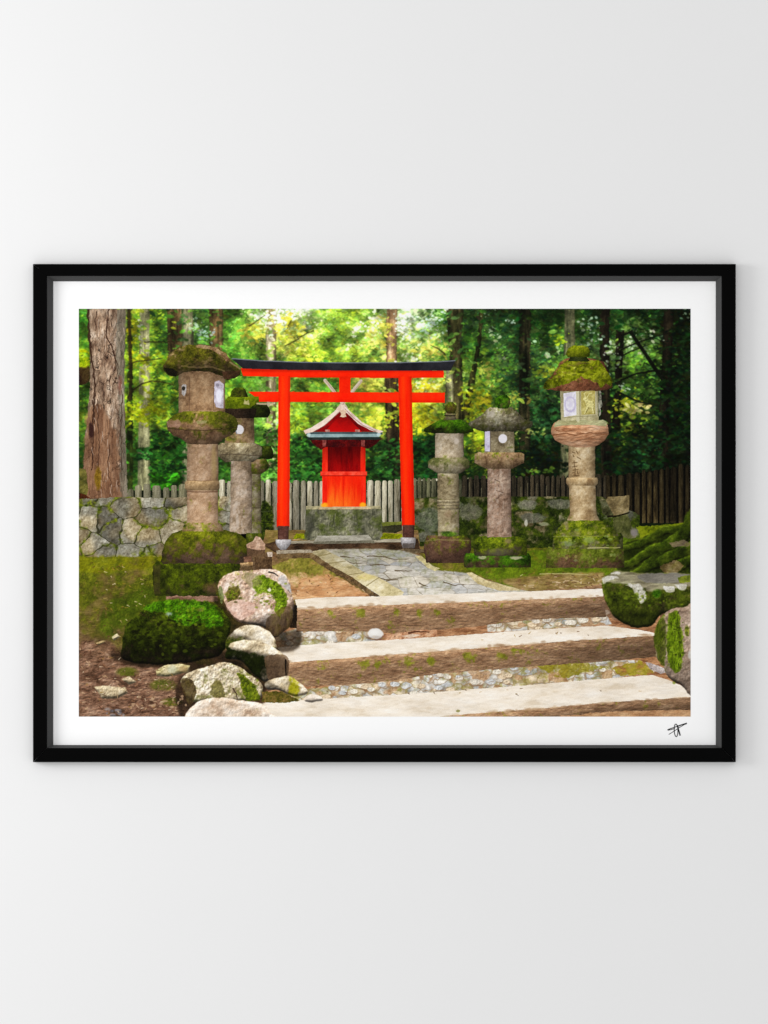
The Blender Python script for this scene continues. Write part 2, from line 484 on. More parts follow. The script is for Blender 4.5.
for p, w in (([(109, 309), (107, 322), (106, 336), (113, 348), (116, 360), (115, 371)], (1.4, 1.)), ([(88, 309), (89, 335), (92, 360), (95, 385), (93, 420), (92, 470)], (2.2, 1.)),
             ([(96, 312), (95, 330)], (.9, .5)), ([(113, 352), (117, 362), (118, 372), (114, 385)], (1., .6)), ([(110, 376), (111, 395)], (1.2, .5)), ([(97, 400), (99, 440), (98, 480)], (.8, .7)),
             ([(104, 330), (105, 370)], (.6, .4)), ([(109, 445), (108, 470), (112, 490)], (.9, .5)), ([(122, 395), (121, 430), (122, 470)], (1, .6)), ([(92, 400), (94, 415), (95, 425)], (1.4, .8))):
    stroke(p, w, (58, 38, 28), None, rough=1.3, alpha=.9)
blob(91, 430, 2.6, 8, (56, 34, 30), None)
blob(98, 478, 3.4, 11, [(88, 70, 10), (120, 96, 18), (140, 116, 40)], None, alpha=.8)
blob(120, 385, 2.2, 8, (118, 66, 54), None, alpha=.6, soft=.6)
for k in range(120):
    x, y = 90 + RNG.rand() * 34, 312 + RNG.rand() * 180
    stroke([(x, y), (x + RNG.randn() * .8, y + 2 + RNG.rand() * 7)], (.7, .3), (70, 50, 40) if RNG.rand() < .6 else (196, 178, 164), None, alpha=.6)
soft([(76, 369), (88, 366), (91, 376), (86, 383), (76, 384)], [(24, 14, 8), (48, 32, 18), (70, 56, 30)], WOOD, 4, 2.5)
blob(84, 364, 5, 4, [(100, 130, 10), (150, 168, 20), (180, 190, 40)], WOOD)
fill([(79, 468), (86, 470), (88, 490), (86, 500), (79, 500)], [(60, 60, 26), (96, 92, 44), (120, 112, 60)], BT, rough=1)
fill([(79, 493), (86, 495), (92, 499), (90, 502), (79, 502)], [(30, 14, 6), (80, 40, 18), (120, 64, 30)], BT, rough=1)

# ---- fences ---------------------------------------------------------------------------


def fence(x0, x1, top, bot, step, pal, idn, seed, gap=(24, 30, 16), vs=(1, .9), gapw=.2, jag=2.):
    sl, a = region([(x0, top(x0) + 3), (x1, top(x1) + 3), (x1, bot), (x0, bot)])
    put(sl, tex(sl, [tuple(int(v * .5) for v in gap), gap, tuple(min(255, int(v * 1.7)) for v in gap)], 4, seed, ay=2), a, idn)
    x = x0
    while x < x1:
        w = step * (.75 + .5 * RNG.rand())
        xe = min(x + w * (1 - gapw), x1 + .4)
        t = top(x) + (RNG.rand() - .5) * jag
        f = .82 + .36 * RNG.rand()
        p = [tuple(min(255, v * f) for v in c) for c in pal]
        r = min(1.4, w * .2)
        sec([(t, x + r, xe - r), (t + 1.2, x + .2, xe - .2), (t + 3, x, xe), (bot, x + RNG.randn() * .3, xe)], p, idn, seed=int(RNG.randint(8)), sc=5, ax=.6, ay=3.5,
            lam=(.72, .32, .1), vs=vs, rough=.35)
        x += w


FL = kind('wooden_fence', 'low weathered pale stake fence behind the red gate')
fence(219, 444, lambda x: 480 + .6 * math.sin(x * .4), 531, 6.6, [(92, 88, 70), (138, 132, 112), (166, 160, 140), (184, 180, 160)], FL, 3, jag=2.4, vs=(1.05, .85))
fence(412, 470, lambda x: 478, 505, 5, [(56, 56, 40), (92, 92, 70), (118, 116, 92)], FL, 5, gap=(22, 28, 14))
FS = kind('wooden_fence', 'low grey stakes standing on the stone wall behind the broad mossy lantern')
fence(128, 190, lambda x: 486 + 1.5 * math.sin(x * .9), 502, 8.5, [(92, 88, 66), (128, 124, 100), (156, 150, 130)], FS, 4, jag=4)
FR = kind('wooden_fence', 'dark shaded stake fence at the right')
fence(462, 615, lambda x: 476 - (x - 462) * .01, 502, 6, [(30, 28, 20), (58, 52, 40), (84, 74, 58)], FR, 2, gap=(10, 10, 8), gapw=.25)
fence(606, 692, lambda x: 474 - max(0, (x - 625)) * .16, 523, 6.8, [(26, 21, 12), (50, 42, 26), (70, 60, 38), (90, 80, 54)], FR, 6, gap=(10, 9, 6), gapw=.3, vs=(.75, 1.05), jag=3)
for k in range(9):
    x = 546 - k * 9.3 + RNG.randn()
    stroke([(x, 482 + RNG.rand() * 8), (x, 497)], (.7, .5), (120, 116, 92), None, alpha=.6)
sl, a = region([(640, 460), (691, 452), (691, 522), (650, 520)])
CAN[sl] *= (1 - .3 * a * sm(640, 690, X[sl]))[..., None]

# ---- stone walls ------------------------------------------------------------------------


def wall(pts, cw, ch, pal, idn, seed, moss, mpal, joint=(34, 34, 20), jw=.1, rough=1.):
    sl, a = region(pts, rough=rough, seed=seed)
    x = X[sl] + (fbm(X[sl], Y[sl], 9, 2, seed) - .5) * 6
    y = Y[sl] + (fbm(X[sl], Y[sl], 9, 2, seed + 2) - .5) * 6
    cid, f1, e = vor(x / cw, y / ch, seed)
    c = tex(sl, pal, 7, seed, emb=1.0, con=1.2)
    c = c * (.74 + .44 * cid)[..., None] * (1.1 - .25 * f1)[..., None] + (np.array((9, 1, -10), np.float32) * (sm(.35, .65, fbm(X[sl], Y[sl], 26, 2, seed)) * 1.2 + .1)[..., None])
    j = sm(jw, jw * .25, e)
    c = c * (1 - j[..., None]) + np.array(joint, np.float32) * j[..., None]
    mc, ma = mossy(sl, moss + .25 * sm(.35, .0, e), seed + 1, mpal, sc=10)
    c = c * (1 - ma[..., None]) + mc * ma[..., None]
    put(sl, c, a, idn)
    return sl, a


GREY = [(80, 76, 64), (116, 112, 100), (142, 140, 128), (168, 166, 156)]
WL = kind('stone_wall', 'grey dry stone wall of big rounded stones at the left')
wall([(78, 499), (128, 497), (150, 498), (240, 496), (240, 560), (78, 560)], 24, 18, GREY, WL, 3, -.27, MOSS, joint=(54, 52, 36), jw=.07)
WR = kind('stone_wall', 'mossy stone wall running behind the right hand lanterns')
wall([(412, 499), (430, 497), (520, 496.5), (600, 496.5), (640, 515), (640, 556), (412, 556)], 20, 16, [(54, 56, 46), (90, 92, 80), (116, 116, 104), (140, 140, 128)], WR, 5, .04, MOSSD, joint=(14, 18, 8))
for cx, cy, rx, ry, col in ((430, 520, 15, 12, (100, 104, 90)), (425, 537, 12, 5, (96, 96, 84)), (470, 512, 12, 8, (110, 108, 92)), (527, 505, 10, 5, (126, 124, 112)), (560, 504, 14, 5, (112, 110, 98)), (533, 518, 12, 5, (104, 104, 92))):
    blob(cx, cy, rx, ry, [tuple(v * .7 for v in col), col, tuple(v * 1.2 for v in col)], WR, alpha=.75, soft=.15, seed=int(cx) % 8)
blob(526, 523, 1.6, 4, (196, 194, 180), None, alpha=.8)
blob(544, 524, 5, 2, (166, 164, 140), None, alpha=.7)
blob(266, 521, 8, 21, MOSSD, kind('stone_post', 'dark mossy stone post beside the left foot of the red gate'), soft=.12, seed=3)
stroke([(261, 512), (272, 511)], 1, (70, 76, 50), None, alpha=.6)
stroke([(261, 522), (272, 523)], 1, (20, 24, 12), None, alpha=.7)

# ---- ground ------------------------------------------------------------------------------
GRD = kind('ground', 'bare brown earth with thin yellow green moss')
sl, a = region([(78, 557), (260, 556), (266, 530), (418, 530), (420, 546), (470, 548), (600, 548), (636, 538), (691, 523), (691, 718), (78, 718)], rough=.8)
x = X[sl]
y = Y[sl]
c = tex(sl, [(74, 54, 38), (112, 86, 62), (140, 112, 82), (168, 138, 106)], 9, 3, 1.8, .7, emb=1.2, con=1.3)
gm, ga = mossy(sl, .03, 2, [(58, 62, 14), (86, 92, 22), (110, 114, 28), (138, 136, 48)], sc=16, soft=.22)
w = np.where(x < 240, sm(690, 600, y), np.where(x < 420, .45, sm(600, 570, y) * .9))
w = np.clip(w + .2 * (fbm(x, y, 20, 2, 6) - .5), 0, 1)
ga = np.clip(ga + (w - .55) * .8, 0, 1) * w
c = c * (1 - .14 * sm(250, 200, x))[..., None]
gm = gm * (1 - .12 * sm(250, 200, x) * sm(570, 590, y))[..., None]
c = c * (1 - ga[..., None]) + gm * ga[..., None]
put(sl, c, a, GRD)
# bright moss at the foot of the left wall
sl, a = region([(78, 556), (165, 555), (165, 566), (120, 572), (78, 572)], rough=3)
a = feather(a, 10)
mc, ma = mossy(sl, .1, 6, [(80, 80, 10), (114, 114, 14), (140, 140, 28)])
put(sl, mc, a * ma * .8)
# green slope above the mossy boulder
sl, a = region([(108, 604), (150, 586), (175, 592), (175, 606), (140, 612), (112, 640), (100, 632)], smooth=True, rough=4)
a = feather(a, 14)
mc, ma = mossy(sl, .1, 3, [(44, 54, 10), (70, 84, 16), (94, 110, 24)])
put(sl, mc, a * ma * .85)
# brown litter, lower left
sl, a = region([(78, 642), (112, 640), (128, 664), (190, 668), (190, 718), (78, 718)], smooth=False, rough=5)
a = feather(a, 22)
put(sl, tex(sl, [(72, 50, 38), (110, 82, 66), (138, 108, 90), (166, 138, 118)], 6, 4, 1.5, .8, emb=1.6, con=1.5), a * .85)
for k in range(150):
    x, y = 80 + RNG.rand() * 108, 636 + RNG.rand() * 78
    c0 = [(60, 38, 26), (190, 160, 130), (150, 112, 84), (84, 54, 40)][RNG.randint(4)]
    th = RNG.randn() * .5
    L = 1 + RNG.rand() * 3.5
    stroke([(x, y), (x + L * math.cos(th), y + L * math.sin(th))], (1.3, .5), c0, None, alpha=.7)
for (cx, cy, rx, ry) in ((127, 672, 13, 6), (163, 685, 16, 7), (205, 662, 12, 4), (172, 702, 12, 5)):
    sl = box(cx - rx, cy - ry, cx + rx, cy + ry)
    d = np.hypot((X[sl] - cx) / rx, (Y[sl] - cy) / ry)
    mc, ma = mossy(sl, .12, 4, [(50, 58, 14), (78, 88, 20), (104, 112, 34)], sc=4)
    put(sl, mc, ma * sm(1.1, .5, d) * .8)
for k in range(90):
    x, y = 80 + RNG.rand() * 80, 560 + RNG.rand() * 70
    stroke([(x, y), (x + 1 + RNG.rand() * 4, y + RNG.randn() * .5)], .5, (168, 150, 84) if RNG.rand() < .35 else (70, 62, 24), None, alpha=.45)

# earth between left kerb and the first step
sl, a = region([(272, 566), (300, 556), (313, 560), (372, 597), (290, 600), (286, 580)], rough=2)
c = tex(sl, [(120, 84, 52), (168, 126, 88), (196, 156, 116), (212, 180, 140)], 8, 5, 2, .6, emb=.8)
mc, ma = mossy(sl, .16 - .5 * sm(565, 592, Y[sl]), 4, [(92, 88, 34), (128, 122, 52), (150, 142, 72)], sc=8, soft=.2)
c = c * (1 - ma[..., None]) + mc * ma[..., None]
put(sl, c, a, GRD)
# moss on the right bank
sl, a = region([(465, 566), (500, 553), (560, 548), (691, 522), (691, 575), (602, 585), (520, 592), (475, 574)], rough=2)
mc, ma = mossy(sl, .1, 6, [(58, 74, 14), (90, 112, 20), (120, 142, 28)], sc=9)
put(sl, mc, a * ma * .85)
sl, a = region([(500, 580), (560, 573), (604, 572), (604, 590), (520, 592)], rough=2)
a = feather(a, 8)
put(sl, tex(sl, [(122, 90, 66), (164, 128, 100), (196, 162, 130)], 6, 2, 2, .7), a * .7)
for k in range(40):
    x, y = 520 + RNG.rand() * 84, 574 + RNG.rand() * 14
    stroke([(x, y), (x + 2 + RNG.rand() * 5, y + RNG.randn() * .6)], .8, [(214, 190, 160), (90, 60, 44), (120, 112, 40)][RNG.randint(3)], None, alpha=.6)
stroke([(540, 574), (565, 573.5), (588, 575)], (1.2, .6), (190, 180, 130), None, alpha=.7)
sl, a = region([(660, 525), (691, 522), (691, 535), (640, 538), (636, 527)], rough=1.5)
mc, ma = mossy(sl, .3, 3, [(74, 84, 10), (112, 122, 20), (140, 146, 34)])
put(sl, mc, a * ma)

# roots of the tree beyond the right edge
RT = kind('tree_root', 'moss covered tree roots spreading from the right edge')


def root(pts, w, seed, hi=1.):
    p = catmull_open(pts)
    n = len(p)
    for off, f in ((1.2, .4), (.4, .75), (0, 1.), (-.5, 1.25)):
        k = .55 if off < 0 else (.8 if off == 0 else 1.05)
        q = [(a_, b_ + off * w[1] * .16) for a_, b_ in p]
        W_ = (w[0] * k, w[1] * k)
        cc = [tuple(min(255, v * f * hi) for v in c_) for c_ in ((34, 44, 10), (66, 82, 18), (92, 110, 26), (120, 134, 44))]
        stroke(q, W_, cc, RT, rough=2.2, seed=seed, alpha=.85)


def catmull_open(p, n=5):
    p = [p[0]] + list(p) + [p[-1]]
    p = np.array(p, float)
    out = []
    for i in range(1, len(p) - 2):
        a_, b_, c_, d_ = p[i - 1], p[i], p[i + 1], p[i + 2]
        for k in range(n):
            t = k / n
            out.append(tuple(.5 * (2 * b_ + (c_ - a_) * t + (2 * a_ - 5 * b_ + 4 * c_ - d_) * t * t + (3 * b_ - a_ - 3 * c_ + d_) * t ** 3)))
    out.append(tuple(p[-2]))
    return out


fill([(691, 512), (687, 516), (681, 534), (668, 546), (640, 552), (622, 562), (624, 574), (691, 576)], [(26, 32, 8), (56, 68, 14), (90, 104, 24), (120, 134, 36)], RT, rough=2.5, sc=6, emb=1.6)
ROOTS = [([(700, 500), (690, 514), (682, 534), (668, 545), (650, 551), (638, 560), (624, 566)], 9, 3.), ([(690, 520), (676, 529), (660, 531), (648, 540), (632, 546), (618, 551)], 6, 2.5),
         ([(700, 545), (680, 552), (662, 561), (648, 567), (632, 574)], 7, 3.), ([(700, 556), (684, 563), (674, 570), (664, 578)], 6, 3.), ([(672, 545), (656, 556), (640, 570)], 4, 2.)]
sl, a = region([(696, 506), (687, 514), (681, 525), (664, 526), (646, 536), (632, 541), (616, 549), (617, 560), (624, 574), (696, 580)], True, 2., 5)
hx = X[sl] + (fbm(X[sl], Y[sl], 7, 3, 2) - .5) * 5
hy = Y[sl] + (fbm(X[sl], Y[sl], 7, 3, 5) - .5) * 4
hh = np.zeros(hx.shape, np.float32)
for p_, w0_, w1_ in ROOTS:
    p_ = catmull_open(p_)
    for s_ in range(len(p_) - 1):
        (ax_, ay_), (bx_, by_) = p_[s_], p_[s_ + 1]
        dx_, dy_ = bx_ - ax_, by_ - ay_
        t_ = np.clip(((hx - ax_) * dx_ + (hy - ay_) * dy_) / (dx_ * dx_ + dy_ * dy_ + 1e-6), 0, 1)
        d_ = np.hypot(hx - ax_ - t_ * dx_, hy - ay_ - t_ * dy_)
        w_ = w0_ + (w1_ - w0_) * (s_ + t_) / len(p_)
        hh = np.maximum(hh, np.sqrt(np.maximum(w_ * w_ - d_ * d_, 0)))
hh = feather(hh, 3) + 1.6 * fbm(X[sl], Y[sl], 3.5, 3, 1)
gy_, gx_ = np.gradient(hh)
c = tex(sl, [(36, 46, 10), (60, 76, 16), (84, 100, 22), (106, 118, 36)], 9, 4, emb=.7)
c = c * np.clip(.78 + .42 * gy_ + .16 * gx_ - .3 * sm(2.5, 0, hh), .25, 1.4)[..., None]
put(sl, c, feather(a, 4), RT)
fill([(669, 543), (684, 540), (691, 543), (688, 547), (672, 547)], [(92, 78, 62), (122, 104, 90), (148, 128, 112)], RT, rough=1.5, alpha=.7)
fill([(660, 566), (676, 560), (684, 566), (678, 574), (664, 575)], [(84, 70, 44), (112, 90, 60), (170, 146, 118)], RT, rough=3, alpha=.7)
# ---- threshold kerb, plinth, paved path -------------------------------------------------
KB = kind('stone_kerb', 'long dark stone sill under the posts of the red gate')
fill([(262, 545), (277, 541), (418, 539), (420, 549), (430, 551), (430, 553), (380, 552), (277, 553)], [(40, 28, 18), (70, 52, 36), (98, 76, 56)], KB, rough=.5, sc=6, ax=2)
fill([(284, 541.5), (306, 540.5), (402, 539), (402, 542), (300, 543.5), (284, 544)], [(130, 122, 104), (158, 150, 132), (176, 168, 150)], KB, rough=.4, sc=6, ax=3)
fill([(404, 548.6), (424, 549.5), (430, 551), (414, 553.5), (398, 550)], [(80, 66, 48), (110, 96, 74), (136, 122, 98)], KB, rough=.4)
PL = kind('stone_plinth', 'mossy stone block carrying the little red shrine')
sl, a, u, v = sec([(507, 306, 381), (512, 306, 382), (530, 305.5, 382.5), (540, 303, 383)], [(58, 58, 46), (96, 96, 78), (126, 124, 104), (150, 148, 124)], PL, moss=-.07, mtop=.1,
    mpal=[(54, 62, 30), (86, 94, 48), (112, 118, 68)], seed=5, sc=8, ax=1, ay=1.2, lam=(.86, .12, 0), emb=1.8, rough=.8)
fill([(306, 506.2), (380, 506), (381, 509), (306, 509.4)], [(120, 116, 92), (160, 152, 120), (190, 180, 140)], PL, rough=.4)
blob(310, 524, 4, 11, (58, 58, 50), None, alpha=.6, soft=.5)
for k in range(7):
    x = 312 + RNG.rand() * 66
    stroke([(x, 512 + RNG.rand() * 5), (x + RNG.randn() * 2, 522 + RNG.rand() * 12)], (1.1, .6), (60, 62, 46) if RNG.rand() < .6 else (140, 138, 116), None, rough=1, alpha=.6)
SP = kind('stone_step', 'low pale stone slab in front of the shrine plinth')
fill([(317, 536), (368, 535), (374, 541), (314, 542)], [(132, 128, 114), (160, 156, 142), (180, 176, 162)], SP, rough=.5, sc=6, ax=2, emb=.5)
fill([(314, 541.4), (374, 540.4), (375, 543), (313, 544)], [(96, 92, 78), (120, 116, 100)], SP, rough=.3)
for x0, x1, y0 in ((296, 304, 533.5), (383, 402, 533.5)):
    fill([(x0, y0), (x1, y0), (x1 + 1, y0 + 5), (x0 - 3, y0 + 5.5)], [(92, 98, 8), (128, 134, 14), (150, 152, 30)], GRD, rough=.8, sc=4)
fill([(382, 524), (402, 522.5), (402, 530), (396, 533), (382, 533)], [(36, 36, 22), (60, 58, 40), (92, 92, 64)], PL, rough=.6)
fill([(382, 522.5), (402, 521.5), (402, 524.5), (382, 526)], [(92, 98, 40), (124, 128, 60)], PL, rough=.5)

PATH = kind('path', 'grey flagstone path leading up to the red gate')
pp = [(318, 550), (330, 549), (380, 548.6), (405, 551), (420, 556), (433, 566), (436, 570), (468, 573), (484, 580), (520, 589.5), (540, 594), (380, 601), (372, 592), (352, 575), (336, 562)]
sl, a = region(pp, rough=.6)
x = X[sl]
y = Y[sl]
zz = 1 / (y - 462)
uu = (x - 390) * zz * 118 / 19 + 40 + (fbm(x, y, 18, 2, 4) - .5) * .9
vv = zz * 10000 / 5.6 + (fbm(x, y, 18, 2, 1) - .5) * .8
cid, f1, e = vor(uu, vv, 4, .9)
c = tex(sl, [(152, 147, 136), (180, 175, 165), (198, 193, 184), (214, 209, 200)], 8, 2, 2.2, .7, emb=.6, grain=4, con=1.2)
c = c * (.95 + .1 * cid)[..., None]
c = c + (np.array((6, 2, -5), np.float32) * (cid[..., None] - .5) * 2)
c *= (.9 + .16 * sm(560, 588, y))[..., None]
j = sm(.1, .02, e) * (.4 + .6 * sm(.5, .62, fbm(x, y, 9, 2, 7)))
c = c * (1 - .6 * j[..., None]) + np.array((104, 92, 74), np.float32) * .6 * j[..., None]
mc, ma = mossy(sl, -.17 + .12 * sm(580, 552, y), 3, [(110, 112, 74), (140, 140, 100)], sc=8, soft=.2)
c = c * (1 - ma[..., None] * .6) + mc * ma[..., None] * .6
put(sl, c, feather(a, 2), PATH)
for p in ([(345, 561), (354, 563.5), (362, 563)], [(367, 556), (384, 557), (390, 559), (408, 559)], [(378, 578), (388, 580), (402, 577.5)], [(386, 581), (398, 579.5)], [(370, 565), (382, 564.6), (390, 566)],
          [(419, 583), (423, 585), (428, 586)], [(443, 582), (452, 585), (464, 584.5)], [(341, 556), (354, 558)], [(395, 570), (412, 571)]):
    stroke(p, (1.3, .6), (84, 70, 50), None, alpha=.8, rough=.8)
EDGE = kind('path_edging', 'row of pale buff edging stones along the left of the flagstone path')
fill([(310, 552), (324, 549), (346, 560.5), (363, 572), (378, 577), (404, 592), (400, 598), (380, 599), (379, 595), (349, 575.5), (330, 565)], [(168, 156, 116), (196, 182, 142), (214, 202, 168), (226, 216, 188)], EDGE, rough=.5, sc=7, ax=1.6,
     emb=.5, shade=lambda x, y: .84 + .22 * sm(552, 592, y))
for p in ([(329, 563.5), (345, 561)], [(349, 574.6), (364, 572.6)], [(366, 586), (379, 577.5)], [(318, 556), (331, 553.5)]):
    stroke(p, .9, (120, 108, 70), None, alpha=.7)
blob(366, 577, 9, 3, (214, 194, 110), None, alpha=.5, soft=.6)
fill([(277, 553.5), (311, 552), (330, 565), (349, 575.5), (379, 595.5), (380, 598), (375, 598), (364, 590.5), (347, 580), (330, 571), (318, 563.5), (311, 558), (277, 558.5)],
     [(74, 58, 38), (104, 84, 58), (130, 110, 78)], EDGE, rough=.8, sc=5)
fill([(276, 550.5), (311, 549.5), (314, 552.5), (277, 554)], [(124, 112, 94), (152, 140, 122), (170, 160, 140)], KB, rough=.4)
fill([(415, 556), (421, 556), (433, 566), (440, 568), (435, 571), (428, 568)], [(156, 144, 100), (186, 174, 128), (204, 192, 150)], EDGE, rough=.6)
fill([(466, 573), (472, 572.6), (488, 581), (516, 588), (520, 590.5), (500, 591), (478, 584)], [(176, 160, 118), (206, 190, 148), (222, 208, 172)], EDGE, rough=.6)
fill([(300, 580), (330, 574), (366, 594), (366, 598), (296, 600)], [(168, 112, 74), (206, 152, 108), (222, 178, 138)], GRD, rough=2, alpha=.55, sc=6, ax=2)

# ---- little shrine ------------------------------------------------------------------------
SH = kind('shrine', 'little vermilion shrine with a curved pale gable standing behind the gate')
fill([(322.5, 446), (365, 446), (365, 508), (322.5, 508)], [(124, 8, 6), (150, 12, 8), (170, 18, 10)], SH, sc=12, emb=.2, grain=3)
sl, a = region([(327, 446), (361, 446), (361, 472), (327, 472)])
put(sl, tex(sl, [(96, 2, 6), (128, 6, 8), (156, 12, 10)], 9, 4, .6, 3, emb=.15, grain=3) * (.62 + .5 * sm(444, 474, Y[sl]))[..., None], a, SH)
for x0, x1 in ((322.4, 327.6), (360.6, 365.4)):
    sl, a = region([(x0, 446), (x1, 446), (x1 + .4, 507), (x0 - .2, 507)])
    put(sl, tex(sl, [(206, 24, 12), (232, 44, 24), (244, 70, 44)], 10, 3, .5, 3, emb=.2, grain=3) * (.72 + .3 * sm(446, 470, Y[sl]))[..., None], a, SH)
sl, a = region([(327, 475), (361, 475), (361, 507.5), (327, 507.5)])
g = sm(482, 506, Y[sl] + (fbm(X[sl], Y[sl], 6, 2, 2, .5, 4) - .5) * 16) * np.clip(1.15 - np.abs(X[sl] - 337) / 30, .15, 1)
put(sl, tex(sl, [(222, 30, 8), (236, 44, 14), (244, 62, 22)], 7, 5, .4, 4, emb=.2, grain=3) + g[..., None] * np.array((8, 66, 18), np.float32), a, SH)
for x in (335, 343.5, 352):
    stroke([(x, 476), (x, 506)], .6, (196, 30, 10), None, alpha=.6, rough=0)
fill([(320.5, 471.4), (367, 471.4), (367, 475.4), (320.5, 475.6)], [(216, 46, 30), (238, 72, 52), (246, 98, 76)], SH, sc=6, emb=.2, grain=3)
stroke([(321, 475.8), (366.6, 475.8)], .8, (130, 10, 6), None, alpha=.8, rough=0)
for x in (324.5, 363):
    blob(x, 505.3, 3.4, 2.6, (248, 176, 40), SH, alpha=.9, soft=.4)
fill([(320, 507), (367, 506.5), (372, 509), (318, 509.5)], [(168, 150, 116), (206, 186, 150)], SH, rough=.3)
# shadowed underside, eaves, gable
fill([(309, 438), (382, 438), (376, 444), (368, 449), (362, 447), (326, 447), (321, 450), (312, 443)], [(40, 8, 10), (70, 10, 12), (96, 14, 14)], SH, rough=.4, sc=6)
for x in (324.3, 363):
    fill([(x - 2, 440), (x + 2, 440), (x + 1.6, 446.5), (x - 1.6, 446.5)], [(110, 52, 48), (146, 84, 78)], SH, sc=3, grain=3)
fill([(343, 409), (352, 414), (364, 424), (376, 432), (308, 432), (320, 425), (333, 414)], [(92, 4, 8), (124, 8, 10), (150, 12, 12)], SH, sc=8, emb=.2, grain=3)
sl, a = region([(343, 412), (356, 426), (362, 432), (324, 432), (330, 426)])
put(sl, np.array((196, 16, 14), np.float32), a * .75 * sm(412, 431, Y[sl]))
for x in (327.5, 357.5):
    fill([(x - 2.4, 429.4), (x + 2.4, 429.4), (x + 2, 432.5), (x - 2, 432.5)], [(150, 96, 86), (190, 150, 140)], SH, sc=3, grain=2)
fill([(306, 432), (382, 432), (383, 434.4), (306, 434.8)], [(58, 76, 82), (80, 98, 100)], SH, sc=8, grain=2)
fill([(308, 434.2), (380, 433.8), (379, 437.6), (309, 438)], [(118, 142, 144), (156, 178, 178)], SH, sc=8, grain=2, emb=.2)
fill([(307, 437.2), (381, 437), (380, 439.6), (308, 440)], [(30, 38, 36), (48, 58, 54)], SH, sc=6, grain=2)
blob(308.6, 435, 2, 2, (196, 214, 214), None, alpha=.8)
blob(378.6, 434.6, 2, 2, (196, 214, 214), None, alpha=.8)
for p in ([(325, 380.4), (334, 391.6), (346, 408)], [(361, 381), (352, 392), (338, 409)]):
    stroke(p, 3.2, (196, 180, 162), SH, rough=.15)
    stroke([(q[0] + .9, q[1] + .3) for q in p], 1., (160, 140, 120), None, rough=.1, alpha=.7)
W1 = [(341, 404.5), (344, 405), (352, 413), (362, 422), (374, 428.4), (383.5, 431.4), (379.5, 433.2), (370, 430), (358, 423.6), (349, 415), (343, 409.5)]
fill(W1, [(196, 170, 156), (220, 196, 184), (236, 216, 206)], SH, rough=.2, sc=6, emb=.2, grain=3)
stroke([(345, 409), (353, 417.5), (363, 425.4), (376, 431.4)], .8, (120, 84, 76), None, alpha=.6, rough=0)
W2 = [(345, 404.5), (341, 405), (333, 412.4), (322, 421), (311, 427.6), (303.4, 430.6), (305.4, 434), (313, 431.8), (325, 425), (335, 416), (343, 409.5)]
fill(W2, [(206, 178, 160), (228, 204, 188), (240, 222, 208)], SH, rough=.2, sc=6, emb=.2, grain=3)
stroke([(339.6, 411.6), (333, 418), (324, 426), (314, 432)], .8, (120, 84, 76), None, alpha=.6, rough=0)
fill([(339.4, 410), (347, 410), (345.4, 414), (346.4, 416.6), (343.3, 417.4), (340.2, 416.6), (341.2, 414)], [(206, 176, 150), (232, 208, 186)], SH, sc=3, grain=3)

# ---- red gate ------------------------------------------------------------------------------
TO = kind('torii_gate', 'vermilion gate with a black topped lintel across the path')
RED = [(234, 30, 6), (245, 44, 10), (252, 56, 16)]


def red(pts, f=None, rough=.15, seed=2):
    sl, a = region(pts, rough=rough, seed=seed)
    c = tex(sl, RED, 16, seed, emb=.12, grain=3, con=1.1)
    if f is not None:
        c = c * f(X[sl], Y[sl])[..., None]
    put(sl, np.clip(c, 0, 252), a, TO)


def post(rows, seed):
    y0, y1 = rows[0][0], rows[-1][0]
    sl, a = region([(r[1], r[0]) for r in rows] + [(r[2], r[0]) for r in rows[::-1]], rough=.15)
    xl, xr = rows_at(rows, Y[sl])
    u = (X[sl] - (xl + xr) / 2) / ((xr - xl) / 2)
    c = tex(sl, RED, 14, seed, .5, 4, emb=.12, grain=3, con=1.)
    c = c * (1.0 - .2 * sm(.35, 1., u) - .1 * sm(-.5, -1., u) + .06 * np.exp(-((u + .3) / .35) ** 2))[..., None]
    c[..., 1] += 14 * np.exp(-((u + .3) / .35) ** 2)
    c[..., 0] -= 12 * sm(490, 530, Y[sl])
    put(sl, np.clip(c, 0, 254), a, TO)


red([(248, 391.6), (300, 392), (400, 392.4), (444.8, 392.6), (444.8, 402.8), (380, 402.6), (300, 402), (258, 401.8), (254, 396)], lambda x, y: 1.04 - .16 * sm(398, 403, y))
for x in (291, 397.5):
    red([(x - 2, 392.6), (x + (4 if x < 300 else -4), 391), (x + 2, 392.6)])
red([(339.2, 376), (350.6, 376), (350.6, 393), (339.2, 393)], lambda x, y: .97 - .1 * sm(381, 376, y) + 0 * x)
red([(240.5, 368), (300, 369), (380, 370.2), (443.8, 370.8), (443.8, 377.8), (380, 378), (300, 377.4), (243, 376)], lambda x, y: 1. - .22 * sm(373.6, 370, y) - .1 * sm(375, 378, y))
post([(376, 278.6, 290.2), (450, 277.8, 289.8), (527, 276.8, 289.4)], 3)
post([(376.5, 398.4, 411.6), (450, 400, 413), (526, 402, 414.8)], 5)
fill([(231.5, 358.4), (262, 360.6), (300, 362), (340, 362.6), (400, 362.4), (440, 361.4), (455.4, 360.4), (450.8, 370.6), (400, 370.8), (340, 370.6), (290, 370), (243, 368.6)], [(26, 26, 32), (36, 36, 42), (48, 48, 54)], TO,
     rough=.2, sc=14, emb=.15, grain=2)
stroke([(232, 358.6), (262, 360.8), (300, 362.2), (340, 362.8), (400, 362.6), (440, 361.6), (455, 360.6)], 1.1, (126, 132, 142), None, rough=.15, alpha=.75)
